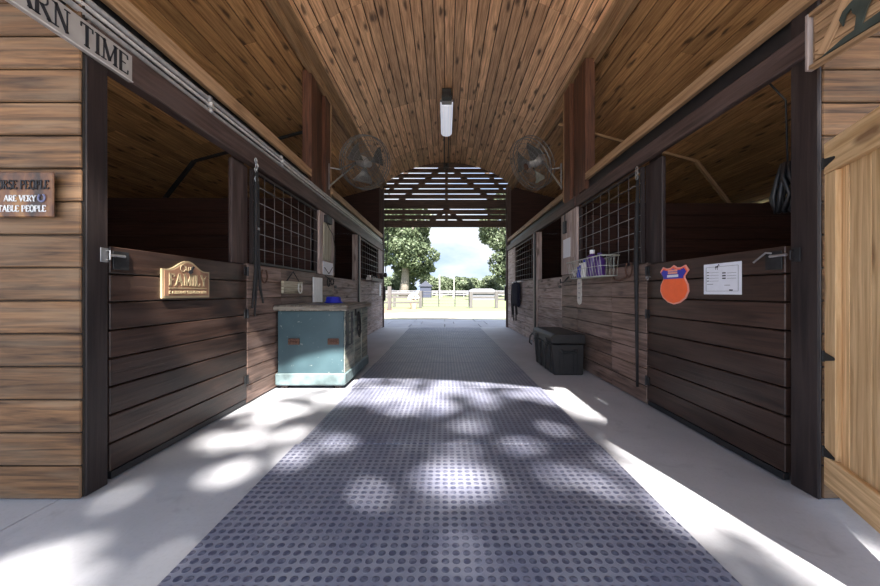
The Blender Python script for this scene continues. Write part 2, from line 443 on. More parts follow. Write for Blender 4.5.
# outer, end and front walls
for s, nm in ((-1, 'left'), (1, 'right')):
    mb = MB()
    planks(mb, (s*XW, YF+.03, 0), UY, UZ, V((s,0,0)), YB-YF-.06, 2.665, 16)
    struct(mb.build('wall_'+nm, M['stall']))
    mb = MB()     # rear end wall, stepped under the side roof
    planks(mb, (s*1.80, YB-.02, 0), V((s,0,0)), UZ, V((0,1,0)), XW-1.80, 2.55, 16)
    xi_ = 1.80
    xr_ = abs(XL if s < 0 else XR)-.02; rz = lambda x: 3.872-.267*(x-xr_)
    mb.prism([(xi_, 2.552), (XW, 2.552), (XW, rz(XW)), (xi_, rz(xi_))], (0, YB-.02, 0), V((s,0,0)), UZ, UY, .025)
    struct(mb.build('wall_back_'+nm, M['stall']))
    mb = MB()     # front wall of horizontal planks, both sides of the aisle
    xi = 1.68 if s < 0 else 1.742
    planks(mb, (s*xi, YF-.009, .004), V((s,0,0)), UZ, V((0,-1,0)), XW-xi, .1525*16, 16, t=.015, gap=.006, wob=.002, back=-1)
    mb.prism([(1.82, 2.442), (XW, 2.442), (XW, 2.50), (1.82, 3.15)], (0, YF-.002, 0), V((s,0,0)), UZ, UY, .025)
    struct(mb.build('wall_front_'+nm, M['plank'], bevel=.005))
    mb = MB()     # dividing wall between the two stalls
    zt = 2.22 if s < 0 else 2.15
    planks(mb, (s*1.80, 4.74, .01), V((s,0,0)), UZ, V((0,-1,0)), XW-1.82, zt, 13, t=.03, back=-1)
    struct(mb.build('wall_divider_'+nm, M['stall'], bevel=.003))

# ------------------------------------------------------------------ stall fronts
SD = {  # Y positions: end of tall boarded pier, door opening, second door post, second grille
 -1: dict(doorA=(1.765, 2.985), jam=(2.80, 3.05), grA=(3.10, 4.66), pier=(4.68, 5.31), doorC=(5.33, 6.72), postD=(6.74, 7.02), grD=(7.04, 8.92), tall=((4.46,4.66),(4.72,4.92),(4.98,5.20))),
  1: dict(doorA=(1.755, 2.955), jam=(2.77, 3.03), grA=(3.06, 4.48), pier=(4.50, 5.10), doorC=(5.12, 6.44), postD=(6.46, 6.72), grD=(6.74, 8.55), tall=((4.24,4.44),(4.50,4.70),(4.76,5.00)))}
DT = 1.195
side_word = {-1: 'left', 1: 'right'}
tn = 1
for s in (-1, 1):
    d = SD[s]; W = side_word[s]; FX = 1.69 if s < 0 else 1.705
    # corner post, running up to the roof
    mb = MB(); xp = 1.68 if s < 0 else 1.722
    mb.box(s*xp, s*(1.80 if s < 0 else 1.740), YF+.002 if s < 0 else 1.613, 1.748, 0, 3.70 if s > 0 else 2.072)
    o = mb.build('corner_post', M['post'], bevel=.006)
    tag(o, 'near-black square corner post %s' % ('left of the half door with the FAMILY sign' if s < 0 else 'between right half door and the pale pine gate'), 'post')
    # stall door A
    y0, y1 = d['doorA']
    t = thing('stall_door', ('dark stained half door carrying the arched tan FAMILY sign, left side of aisle' if s < 0 else 'dark stained half door carrying the orange shield sign and white sheet, right side of aisle'), 'door', (s*FX, y0, 0))
    mb = MB(); planks(mb, (s*FX, y0, .05), UY, UZ, V((s,0,0)), y1-y0, DT-.05, 8, t=.038, gap=.007)
    mb.build('door_panel', M['door'], t, bevel=.004)
    mb = MB(); mb.box(s*(FX+.042), s*(FX+.075), y0+.01, y0+.12, .06, DT-.01); mb.box(s*(FX+.042), s*(FX+.075), y1-.12, y1-.01, .06, DT-.01)
    mb.box(s*(FX+.042), s*(FX+.075), y0+.13, y1-.13, .1, .24); mb.box(s*(FX+.042), s*(FX+.075), y0+.13, y1-.13, 1.0, 1.14)
    mb.build('door_frame', M['post'], t, bevel=.004)
    mb = MB(); mb.box(s*(FX+.004), s*(FX+.03), y0+.01, y1-.01, .012, .047); mb.build('bottom_seal', M['black'], t)
    # latch at the near top corner
    mb = MB()
    lx = s*(FX-.012)
    mb.box(s*FX-.001*s, s*(FX-.008), y0+.01, y0+.10, 1.075, 1.17, mi=0)
    lt = mb.build('latch', M['iron'], t, bevel=.001); mb = MB()
    mb.tube([(lx, y0-.02, 1.145), (lx, y0+.07, 1.145)], .007, 8, mi=1)
    if s > 0:
        mb.tube([(lx, y0+.06, 1.16), (lx-.012, y0+.08, 1.165), (lx-.014, y0+.15, 1.12)], .005, 8, mi=1)
    mb.build('latch_bolt', [M['steel'], M['steel']], lt)
    mb = MB(); mb.box(s*(xp-.0005), s*(xp-.005), y0-.062, y0-.022, 1.108, 1.177)
    mb.tube([(s*(xp-.005), y0-.03, 1.12), (s*(xp-.02), y0-.03, 1.12), (s*(xp-.02), y0-.03, 1.165), (s*(xp-.005), y0-.03, 1.165)], .004, 6)
    tag(mb.build('latch_keeper', M['steel'] if s < 0 else M['iron'], bevel=.001), 'small %s keeper plate screwed to the %s corner post' % ('silver' if s < 0 else 'dark', W), 'latch')
    # hinges / bolt at the far edge
    for zz in (.18, .74, 1.10):
        mb = MB(); mb.box(s*(FX-.001), s*(FX-.008), y1-.045, y1-.004, zz, zz+.07)
        mb.tube([(s*(FX-.01), y1, zz-.005), (s*(FX-.01), y1, zz+.075)], .007, 8)
        mb.build('hinge', M['iron'], t)
    # jamb post behind the door end
    mb = MB(); mb.box(s*(FX+.078), s*(FX+.12), d['jam'][0]+.16, d['jam'][1]+.03, 0, 2.42 if s > 0 else 2.3)
    mb.box(s*(FX+.045), s*(FX+.077), d['jam'][0]+.05, d['jam'][1]+.03, DT+.003, 2.06)
    tag(mb.build('jamb_post', M['beam'] if s < 0 else M['post'], bevel=.006), 'dark post rising beside the %s half door, next to the wire grid window' % W, 'post')
    # boarding below the first grille, with horizontal boards
    mb = MB(); planks(mb, (s*FX, y1+.004, .01), UY, UZ, V((s,0,0)), d['doorC'][0]-y1-.019, DT, 8, t=.036, gap=.005, joints=(.62, 1.55), wob=.0015)
    pass
    mb.box(s*(FX+.04), s*(FX+.075), y1+.06, d['pier'][0], 1.15, 1.215)
    struct(mb.build('wall_stall_'+W, M['panel'], bevel=.004))
    # grilles
    for key, nm, far in (('grA', 0, False), ('grD', 1, True)):
        g0, g1 = d[key]; zb, zt = 1.21, 2.055
        t = thing('stall_grille', ['black-backed wire grid window nearer the camera on the %s stall front', 'smaller-looking wire grid window at the far end of the %s stall front'][nm] % W, 'window grille', (s*FX, g0, zb))
        mb = MB()
        for (a, b, z0, z1) in ((g0, g0+.03, zb, zt), (g1-.035, g1, zb, zt), (g0+.031, g1-.036, zb, zb+.025), (g0+.031, g1-.036, zt-.025, zt)):
            mb.box(s*(FX+.012), s*(FX+.045), a, b, z0, z1)
        mb.build('frame', M['post'] if not far else M['beam'], t, bevel=.003)
        mb = MB()
        nz = 5 if not far else 6
        for k in range(1, nz+1):
            z = zb + (zt-zb)*k/(nz+1)
            mb.tube([(s*(FX+.008), g0+.005, z), (s*(FX+.008), g1-.005, z)], .0034, 6)
        ny = round((g1-g0)/.205)
        for k in range(0, ny+1):
            y = g0+.02 + (g1-g0-.04)*k/ny
            mb.tube([(s*(FX+.015), y, zb+.01), (s*(FX+.015), y, zt-.01)], .0034, 6)
        mb.build('wire_mesh', M['galv'], t, smooth=True)
    # pier of vertical weathered boards
    p0, p1 = d['pier']
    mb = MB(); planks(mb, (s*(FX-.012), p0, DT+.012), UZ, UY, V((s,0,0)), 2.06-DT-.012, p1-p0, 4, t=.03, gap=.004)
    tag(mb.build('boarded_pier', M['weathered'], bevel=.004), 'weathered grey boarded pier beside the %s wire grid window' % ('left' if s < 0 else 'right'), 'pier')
    # triple tall posts above
    tl = thing('tall_post_cluster', 'three red-brown upright posts together reaching the ceiling, %s side' % W, 'post', (s*1.72, d['tall'][0][0], 2.25))
    for k, (a, b) in enumerate(d['tall']):
        mb = MB(); mb.box(s*(1.70 + .03*(k == 1)), s*(1.82), a, b, 2.245 if s < 0 else 2.21, 3.80)
        mb.build('post', M['redpost'], tl, bevel=.006)
    mb = MB(); mb.box(s*1.695, s*1.83, d['tall'][2][1]+.002, d['tall'][2][1]+.03, 2.25, 3.80)
    mb.build('edge_strip', M['trim'], tl)
    # second half door
    y0, y1 = d['doorC']
    t = thing('stall_door', 'weathered grey-brown half door farther down the %s side of the aisle' % W, 'door', (s*FX, y0, 0))
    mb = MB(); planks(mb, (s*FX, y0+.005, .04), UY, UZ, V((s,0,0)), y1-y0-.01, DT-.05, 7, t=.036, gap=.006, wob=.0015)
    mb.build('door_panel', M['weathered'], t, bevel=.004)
    mb = MB(); mb.box(s*(FX-.001), s*(FX-.009), y0+.02, y0+.10, 1.02, 1.06); mb.tube([(s*(FX-.014), y0-.02, 1.04), (s*(FX-.014), y0+.10, 1.04)], .006, 6)
    mb.build('latch', M['iron'], t)
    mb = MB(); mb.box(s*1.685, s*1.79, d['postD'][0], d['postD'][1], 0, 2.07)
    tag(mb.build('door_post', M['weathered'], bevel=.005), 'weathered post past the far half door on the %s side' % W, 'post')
    mb = MB(); mb.box(s*1.655, s*1.683, d['postD'][0]+.02, d['postD'][0]+.07, .12, 2.06)
    tag(mb.build('door_track', M['black']), 'thin black upright strip on the %s far door post' % W, 'track')
    # end boarding
    e0 = d['postD'][1]+.005
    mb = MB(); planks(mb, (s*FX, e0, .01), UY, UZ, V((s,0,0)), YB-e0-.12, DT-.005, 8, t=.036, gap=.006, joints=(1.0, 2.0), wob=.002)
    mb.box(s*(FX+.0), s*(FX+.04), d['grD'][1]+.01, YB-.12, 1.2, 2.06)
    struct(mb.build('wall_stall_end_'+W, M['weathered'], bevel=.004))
    mb = MB(); mb.box(s*1.66, s*1.79, YB-.115, YB-.03, 0, 3.80)
    tag(mb.build('end_post', M['beam'], bevel=.006), 'brown post at the far open end of the aisle, %s side' % W, 'post')
    mb = MB(); mb.box(s*1.62, s*1.655, YB-.10, YB-.04, .72, 1.12)
    tag(mb.build('door_stop', M['black'], bevel=.004), 'short black block on the far %s end post' % W, 'bracket')
    # header beam
    mb = MB()
    mb.box(s*(1.665 if s < 0 else 1.70), s*1.745, 1.637, 4.55, 2.075, 2.20 if s > 0 else 2.235)
    mb.box(s*1.678, s*1.745, 4.552, YB-.12, 2.075, 2.20 if s > 0 else 2.235)
    ob = mb.build('header_beam', [M['beam']], bevel=.006)
    tag(ob, 'long brown header beam above the %s stall doors and windows' % W, 'beam')
    # trim board, and a black board painted in for the dark recess above the header
    zt0, zt1 = (2.42, 2.52) if s < 0 else (2.31, 2.395)
    mb = MB(); mb.box(s*1.69, s*1.73, .6, 4.44 if s < 0 else 4.22, zt0, zt1); mb.box(s*1.69, s*1.73, 5.24 if s < 0 else 5.04, YB-.12, zt0, zt1)
    struct(mb.build('trim_%d' % tn, M['trim'], bevel=.004)); tn += 1
    mb = MB(); mb.box(s*1.745, s*1.80, .6, YB-.12, (2.24 if s < 0 else 2.21), zt0+.06)
    struct(mb.build('trim_%d' % tn, M['black'])); tn += 1
    # edge beam carrying the arch
    xs = XL if s < 0 else XR
    mb = MB(); mb.box(xs-.01*s-.10*s, xs, YR, YB, 3.855, 3.885); mb.box(xs+.0*s, xs+.06*s, YR, YB, 3.75, 3.92)
    struct(mb.build('trim_%d' % tn, M['trim'], bevel=.004)); tn += 1
    # rafter bar crossing the side roof then bending down
    mb = MB()
    mb.bar((s*1.9, 5.86, 3.765), (s*4.2, 5.86, 3.15), .035, .04)
    mb.bar((s*4.2, 5.86, 3.15), (s*4.75, 5.86, 2.45), .05, .05)
    mb.bar((s*4.75, 5.86, 2.45), (s*5.6, 5.86, 1.4), .05, .05)
    tag(mb.build('roof_brace', M['trim'] if s > 0 else M['black']), '%s bar under the %s side roof bending down towards the outer wall' % ('pale' if s > 0 else 'black', W), 'brace')

# conduits along the left header, fewer on the right
for i, (x, z, r, m, lab) in enumerate(((-1.69, 2.262, .014, 'greypvc', 'grey conduit running along the top of the left header beam, lowest of three'),
                         (-1.69, 2.305, .011, 'whitepvc', 'pale conduit running above the left header beam, middle of three'),
                         (-1.70, 2.345, .016, 'greypvc', 'thicker grey conduit above the left header beam, topmost of three'))):
    mb = MB(); pts = [(x, .6 + k*.5, z + .004*math.sin(k*1.3+i)) for k in range(8)] + [(x, 4.42, z), (x, 4.46, z)]
    pts += [(x, 5.3, z), (x, 6.5, z+.01), (x, 8, z), (x, 9.4, z)]
    mb.tube(pts, r, 8)
    for y in (1.3, 2.5, 3.6): mb.box(x-.02, x+.02, y, y+.03, z-r-.003, z+r+.003)
    tag(mb.build('conduit', M[m], smooth=True), lab, 'pipe', 'conduits above the left header')

# front roof edge: gently arched fascia
mb = MB()
for k in range(16):
    u0, u1 = k/16, (k+1)/16
    def zl(u): return 3.55 + .50*(1-(2*u-1)**2)
    def zu(u): return ZS + sag*(1-(2*u-1)**2) + .03
    xa, xb = XL+(XR-XL)*u0, XL+(XR-XL)*u1
    mb.prism([(xa, zl(u0)), (xb, zl(u1)), (xb, zu(u1)), (xa, zu(u0))], (0, YR-.03, 0), UX, UZ, V((0,1,0)), .03)
struct(mb.build('trim_%d' % tn, M['beam'])); tn += 1
for s in (-1, 1):
    mb = MB(); x0 = abs(XL if s < 0 else XR)
    mb.bar((s*x0, YR-.015, 3.80), (s*(XW+.5), YR-.015, 3.80-.267*(XW+.5-x0)), .03, .16)
    struct(mb.build('trim_%d' % tn, M['beam'])); tn += 1

# ------------------------------------------------------------------ slatted gable screen at the far end
g = thing('slatted_gable_screen', 'dark slatted wooden screen filling the arch above the far opening', 'screen', (0, YB, 2.77))
def gz(y): return H + (292-y)/FPX*YB
def gx(q): return ((380+q/6.286)-445)/FPX*YB
def archz(x): return zc + math.sqrt(max(0, (R+.01)**2 - (x-xc)**2))
ys = [220.0, 214.7, 209.4, None, 199.3, 194.1, 188.9, 183.7, 178.5, 173.3, 168.2, 163.6]
edges = [226.5] + [y for y in ys if y]
mb = MB()
prev = 226.3
for y in [220.0, 214.7, 209.4, 199.3, 194.1, 188.9, 183.7, 178.5, 173.3, 168.2, 160]:
    z0, z1 = gz(prev) , gz(y+.5)
    if z1 < ZS: hwid = 1.86
    else:
        zz = min((z0+z1)/2+.03, ZA-.01); hwid = min(1.78, math.sqrt(max(.01, (R+.02)**2-(zz-zc)**2)))
    if z0 > ZS-.1:
        zz = min(z0, ZA-.02); hwid = math.sqrt(max(.01, (R+.01)**2-(zz-zc)**2)) + .10
    mb.box(max(-1.78, xc-hwid), min(1.79, xc+hwid), YB-.019, YB+.003, z0, z1)
    prev = y-.5
mb.build('slats', M['slat'], g)
mb = MB()
def strut(q0, r0, q1, r1, w=.11, dy=.0):
    mb.bar((gx(q0), YB+.03+dy, gz(150+r0/6.286)), (gx(q1), YB+.03+dy, gz(150+r1/6.286)), .05, w, up=(0,1,0)) if False else mb.obox(
        (V((gx(q0), YB+.03+dy, gz(150+r0/6.286)))+V((gx(q1), YB+.03+dy, gz(150+r1/6.286))))/2,
        ((V((gx(q1)-gx(q0),0,gz(150+r1/6.286)-gz(150+r0/6.286)))).normalized(), UY,
         (V((gx(q1)-gx(q0),0,gz(150+r1/6.286)-gz(150+r0/6.286)))).normalized().cross(UY)),
        (V((gx(q1)-gx(q0),0,gz(150+r1/6.286)-gz(150+r0/6.286))).length/2, .02, w/2))
strut(418, 85, 118, 325); strut(418, 85, 718, 325, dy=.042)
strut(170, 125, 45, 265, .09, .084); strut(665, 125, 790, 265, .09, .084)
strut(418, 365, 290, 470, .1, .084); strut(418, 365, 545, 470, .1, .084)
mb.build('diagonal_struts', M['slat'], g)
mb = MB()
mb.box(gx(409), gx(427), YB+.004, YB+.009, gz(226), archz(0)-.02); mb.box(gx(140), gx(156), YB+.004, YB+.009, gz(226), gz(202)); mb.box(gx(676), gx(692), YB+.004, YB+.009, gz(226), gz(202))
mb.box(-1.655, 1.655, YB-.05, YB-.0195, gz(227.5), gz(222.3))
mb.build('uprights_and_sill', M['slat'], g)

# ------------------------------------------------------------------ rubber mats
seams = [.80, 2.168, 3.448, 4.66, 5.90, 7.10, 8.25, 9.30]
offs = [(-.925, .955), (-.905, .945), (-.93, .94), (-.92, .93), (-.93, .935), (-.93, .93), (-.94, .93)]
mlab = ['studded rubber floor mat nearest the camera', 'studded rubber mat, second from the camera, crossed by the bright sun patch', 'studded rubber mat between the teal chest and the black trunk, just past the sun edge',
        'studded rubber mat, fourth from the camera, between chest and trunk far ends', 'studded rubber mat, third from the far end of the aisle', 'studded rubber mat, second from the far end of the aisle', 'studded rubber mat at the far end next to the outdoor paving']
for k in range(7):
    mb = MB(); mb.box(offs[k][0], offs[k][1], seams[k]+.006, seams[k+1]-.006, .001, .021)
    if k < 3:  # worn nicks
        pass
    tag(mb.build('rubber_mat', M['rubber'], bevel=.004), mlab[k], 'mat', 'rubber mats down the aisle')

# ------------------------------------------------------------------ teal chest
t = thing('feed_chest', 'large worn teal wooden chest with stone-grey lid against the left stalls', 'chest', (-1.32, 3.95, 0))
cx0, cx1, cy0, cy1 = -1.68, -.985, 3.45, 4.52
mb = MB(); mb.box(cx0+.02, cx1-.02, cy0+.02, cy1-.02, .03, .774); bd = mb.build('body', M['tealcab'], t, bevel=.006)
mb = MB(); mb.box(cx1-.0205, cx1-.010, cy0+.03, cy1-.03, .16, .772)
for y in (cy0+.36, cy0+.70): mb.box(cx1-.011, cx1-.004, y, y+.02, .16, .772)
mb.build('side_boarding', M['sideteal'], t)
mb = MB(); mb.box(cx0, cx1, cy0, cy1, .035, .155); mb.build('plinth', M['tealpale'], t, bevel=.012)
mb = MB(); mb.box(cx0-.005, cx1+.03, cy0-.03, cy1+.03, .775, .83); mb.build('lid', M['lidgrey'], t, bevel=.012)
for q in (0.13, .52):
    mb = MB(); mb.box(cx0+q, cx0+q+.11, cy0+.004, cy0+.02, .44, .50); mb.box(cx0+q+.02, cx0+q+.09, cy0-.006, cy0+.004, .455, .475)
    h = mb.build('recessed_handle', M['rust'], bd, bevel=.003); h['label'] = 'rusty handle plate'
mb = MB(); mb.tube([(cx1+.0, cy0+.10, .74), (cx1+.04, cy0+.10, .76), (cx1+.04, cy0+.10, .44), (cx1+.0, cy0+.10, .42)], .010, 8)
mb.box(cx1-.012, cx1+.002, cy0+.07, cy0+.13, .40, .78); mb.build('side_handle', M['iron'], bd)
for q in (cx0+.05, cx1-.11):
    for y in (cy0+.04, cy1-.1):
        mb = MB(); mb.box(q, q+.06, y, y+.06, 0, .034); mb.build('foot', M['post'], t)
mb = MB(); mb.box(cx1-.01, cx1+.010, cy0+.40, cy0+.46, .70, .79); mb.build('hasp', M['iron'], t, bevel=.003)
# halter hung on the chest's side
mb = MB(); hy = cy0+.46; hx = cx1+.022
mb.tube([(hx, hy, .74), (hx, hy-.035, .66), (hx, hy-.05, .55), (hx, hy+.02, .46), (hx, hy+.07, .55), (hx, hy+.04, .68), (hx, hy, .74)], .010, 6)
mb.tube([(hx+.006, hy-.04, .60), (hx+.012, hy+.01, .585), (hx+.006, hy+.06, .60)], .010, 6)
mb.tube([(hx+.006, hy-.04, .52), (hx+.012, hy+.01, .50), (hx+.006, hy+.06, .52)], .012, 6)
tag(mb.build('halter', M['leather'], smooth=True), 'black strap halter hanging on the aisle side of the teal chest', 'halter')
# blue bowl and papers on the chest
mb = MB(); mb.lathe((-1.32, 4.15, .831), [(.0,.0),(.105,.0),(.11,.008),(.092,.014),(.082,.066),(.070,.074),(.064,.066),(.058,.03),(.0,.026)], n=32)
tag(mb.build('feed_bowl', M['blue'], smooth=True), 'cobalt blue round feed bowl standing on the teal chest', 'bowl')
mb = MB(); mb.box(-1.42, -1.10, 3.62, 3.86, .831, .837)
tag(mb.build('clipboard', plain('slate_board', (.12,.12,.15), .5), bevel=.002), 'thin dark board lying on the near corner of the teal chest lid', 'board')

# ------------------------------------------------------------------ black trunk
t = thing('storage_trunk', 'black plastic lidded storage trunk standing against the right stalls', 'trunk', (1.54, 4.4, 0))
x0, x1, y0, y1 = 1.225, 1.605, 4.00, 4.86
mb = MB()
mb.prism([(x0+.03, 0), (x1-.01, 0), (x1, .36), (x0, .36)], (0, y1-.03, 0), UX, UZ, V((0,-1,0)), y1-y0-.06)
mb.build('tub', M['trunk'], t, bevel=.012)
mb = MB()
for y in (y0+.12, y0+.33, y0+.52, y0+.72):
    mb.prism([(x0+.018, .01), (x0+.04, .01), (x0+.012, .35), (x0-.012, .35)], (0, y+.055, 0), UX, UZ, V((0,-1,0)), .055)
for x in (x0+.09, x0+.25):
    mb.prism([(x, .01), (x+.05, .01), (x+.05, .30), (x, .30)], (0, y0+.03, 0), UX, UZ, V((0,-1,0)), .012)
mb.build('ribs', M['trunk'], t, bevel=.004)
mb = MB()
mb.prism([(x0-.006, .365), (x1+.004, .365), (x1+.004, .455), (x1-.02, .478), (x0+.035, .478), (x0-.006, .455)], (0, y1, 0), UX, UZ, V((0,-1,0)), y1-y0)
mb.box(x0-.013, x1+.010, y0-.004, y1+.004, .362, .38)
mb.build('lid', M['trunk'], t, bevel=.012)
for y in (y0+.14, y0+.62):
    mb = MB(); mb.box(x0-.036, x0-.018, y, y+.05, .30, .42); mb.box(x0-.045, x0-.03, y+.005, y+.045, .33, .36)
    mb.build('clasp', M['iron'], t, bevel=.003)
mb = MB(); mb.tube([(x0-.02, y1-.06, .40), (x0-.06, y1-.07, .36), (x0-.065, y1-.05, .27), (x0-.03, y1-.05, .24)], .010, 6); mb.build('handle', M['black'], t); mb = MB()
mb.tube([((x0+x1)/2-.09, y0+.0, .30), ((x0+x1)/2-.08, y0-.015, .27), ((x0+x1)/2+.08, y0-.015, .27), ((x0+x1)/2+.09, y0, .30)], .010, 6)
mb.build('handle', M['black'], t)

# ------------------------------------------------------------------ lettering (own stroke alphabet)
def arc(cx, cy, rx, ry, a, b, n=8):
    return [(cx+rx*math.cos(math.radians(a+(b-a)*i/n)), cy+ry*math.sin(math.radians(a+(b-a)*i/n))) for i in range(n+1)]
# each glyph: width, strokes (polyline, 'T' thick / 't' thin), serif x positions at bottom and top
GL = {
 'A': (.80, [([(.05,0),(.38,1)],'t'),([(.38,1),(.74,0)],'T'),([(.18,.36),(.60,.36)],'t')], (.05,.74), ()),
 'B': (.66, [([(.12,0),(.12,1)],'T'),([(.12,1),(.34,1)]+arc(.34,.76,.22,.24,90,-90)+[(.12,.52)],'t'),([(.12,.52),(.34,.52)]+arc(.36,.26,.25,.26,90,-90)+[(.12,0)],'t')], (), ()),
 'C': (.70, [(arc(.40,.5,.33,.5,50,310,12),'T')], (), ()),
 'D': (.74, [([(.12,0),(.12,1)],'T'),([(.12,1),(.3,1)]+arc(.3,.5,.36,.5,90,-90)+[(.12,0)],'t')], (), ()),
 'E': (.62, [([(.12,0),(.12,1)],'T'),([(.04,.98),(.54,.98),(.55,.80)],'t'),([(.12,.52),(.42,.52)],'t'),([(.04,.02),(.55,.02),(.57,.22)],'t')], (), ()),
 'F': (.58, [([(.12,0),(.12,1)],'T'),([(.04,.98),(.52,.98),(.53,.78)],'t'),([(.12,.50),(.40,.50)],'t')], (.12,), ()),
 'G': (.74, [(arc(.40,.5,.33,.5,50,330,12),'T'),([(.45,.42),(.70,.42)],'t')], (), ()),
 'H': (.76, [([(.12,0),(.12,1)],'T'),([(.62,0),(.62,1)],'T'),([(.12,.52),(.62,.52)],'t')], (.12,.62), (.12,.62)),
 'I': (.30, [([(.15,0),(.15,1)],'T')], (.15,), (.15,)),
 'L': (.58, [([(.12,0),(.12,1)],'T'),([(.04,.02),(.52,.02),(.54,.24)],'t')], (), (.12,)),
 'M': (.92, [([(.12,0),(.12,1)],'t'),([(.12,1),(.45,.08)],'T'),([(.45,.08),(.78,1)],'t'),([(.78,0),(.78,1)],'T')], (.12,.78), (.10,.80)),
 'N': (.78, [([(.12,0),(.12,1)],'t'),([(.12,1),(.64,0)],'T'),([(.64,0),(.64,1)],'t')], (.12,), (.08,.64)),
 'O': (.78, [(arc(.39,.5,.31,.5,0,360,16),'T')], (), ()),
 'P': (.64, [([(.12,0),(.12,1)],'T'),([(.12,.98),(.34,.98)]+arc(.34,.73,.23,.25,90,-90)+[(.12,.48)],'t')], (.12,), ()),
 'R': (.72, [([(.12,0),(.12,1)],'T'),([(.12,.98),(.34,.98)]+arc(.34,.75,.22,.23,90,-90)+[(.12,.52)],'t'),([(.30,.52),(.66,0)],'T')], (.12,.66), ()),
 'S': (.58, [(arc(.30,.75,.20,.24,20,240,8)+arc(.28,.26,.21,.25,70,-160,8),'T')], (), ()),
 'T': (.68, [([(.34,0),(.34,1)],'T'),([(.05,.80),(.05,.98),(.63,.98),(.63,.80)],'t')], (.34,), ()),
 'U': (.74, [([(.14,1),(.14,.3)]+arc(.37,.28,.23,.28,180,360)+[(.60,1)],'T')], (), (.14,.60)),
 'V': (.76, [([(.05,1),(.38,0)],'T'),([(.38,0),(.72,1)],'t')], (), (.07,.70)),
 'Y': (.74, [([(.36,0),(.36,.45)],'T'),([(.05,1),(.36,.45)],'T'),([(.36,.45),(.68,1)],'t')], (.36,), (.07,.66)),
 'Z': (.62, [([(.06,.98),(.54,.98),(.06,.02),(.56,.02)],'t')], (), ()),
 '&': (.72, [([(.66,0),(.22,.66)]+arc(.32,.80,.13,.19,200,-60,6)+[(.12,.32)]+arc(.28,.2,.2,.2,150,350,6),'t')], (), ()),
 ' ': (.36, [], (), ())}
def text_width(s, gap=.06): return sum(GL[c][0]+gap for c in s) - gap
def letters(mb, s, o, u, v, n, height, width=None, thick=.15, thin=.07, depth=.003, centre=False, serif=True, mi=0):
    o, u, v, n = V(o), V(u), V(v), V(n)
    tw = text_width(s); sx = (width/tw) if width else height
    x = -tw/2 if centre else 0
    def seg(a, b, w):
        a = V((a[0]*sx, a[1]*height)); b = V((b[0]*sx, b[1]*height)); d = b-a
        if d.length < 1e-6: return
        pa = o+u*a.x+v*a.y; pb = o+u*b.x+v*b.y; dd = (pb-pa).normalized(); sd = n.cross(dd)
        ext = w*height*.25
        mb.obox((pa+pb)/2 + n*depth/2, (dd, sd, n), ((pb-pa).length/2+ext*.5, w*height/2, depth/2), r=.5, mi=mi)
    for c in s:
        w, st, sb, stp = GL[c]
        for pl, k in st:
            for a, b in zip(pl[:-1], pl[1:]):
                seg((x+a[0], a[1]), (x+b[0], b[1]), thick if k == 'T' else thin)
        if serif:
            for q in sb: seg((x+q-.13, .02), (x+q+.13, .02), .045)
            for q in stp: seg((x+q-.13, .98), (x+q+.13, .98), .045)
        x += w + .06

# BARN TIME
t = thing('barn_time_sign', 'grey board sign reading BARN TIME fixed to the left header beam', 'sign', (-1.67, 1.5, 2.15))
mb = MB(); mb.box(-1.682, -1.662, 1.12, 1.862, 2.073, 2.215); mb.build('board', M['signgrey'], t, bevel=.003)
mb = MB(); mb.box(-1.661, -1.658, 1.12, 1.862, 2.073, 2.079); mb.build('edge_line', M['whitepvc'], t)
mb = MB()
letters(mb, 'TIME', (-1.661, 1.592, 2.097), UY, UZ, UX, .098, width=.245, thick=.14, thin=.05, depth=.003)
letters(mb, 'BARN', (-1.661, 1.275, 2.097), UY, UZ, UX, .098, width=.275, thick=.14, thin=.05, depth=.003)
mb.build('lettering', M['ink'], t)

# HORSE PEOPLE sign on the left plank wall
yy = YF-.044
def lx(px): return (px-445)/FPX*yy
def lz(py): return H + (292-py)/FPX*yy
t = thing('stable_people_sign', 'rust-brown sign about HORSE PEOPLE on the left plank wall', 'sign', (lx(23), yy, lz(195)))
mb = MB(); mb.box(lx(-8), lx(55.5), yy-.010, yy, lz(217.5), lz(172.5)); mb.build('board', M['signrust'], t, bevel=.004)
mb = MB(); letters(mb, 'HORSE PEOPLE', (lx(-5), yy-.011, lz(189.8)), UX, UZ, V((0,-1,0)), lz(181)-lz(189.8), width=lx(52)-lx(-5), thick=.15, thin=.08)
mb.build('upper_lettering', M['ink'], t)['label'] = 'black lettering'
mb = MB(); letters(mb, 'ARE VERY', (lx(7.5), yy-.011, lz(202)), UX, UZ, V((0,-1,0)), lz(196)-lz(202), width=lx(39)-lx(7.5), thick=.15, thin=.08)
letters(mb, 'STABLE PEOPLE', (lx(-2), yy-.011, lz(212.3)), UX, UZ, V((0,-1,0)), lz(206)-lz(212.3), width=lx(49)-lx(-2), thick=.15, thin=.08)
mb.build('lower_lettering', M['white'], t)['label'] = 'white lettering'
mb = MB(); c = V((lx(44.8), yy-.013, lz(198.5)))
mb.tube([c+V((.015*math.cos(math.radians(a)), 0, .017*math.sin(math.radians(a)))) for a in range(-240, 61, 30)], .004, 6)
mb.build('horseshoe_motif', plain('slate_blue_paint', (.14,.15,.26), .5), t)

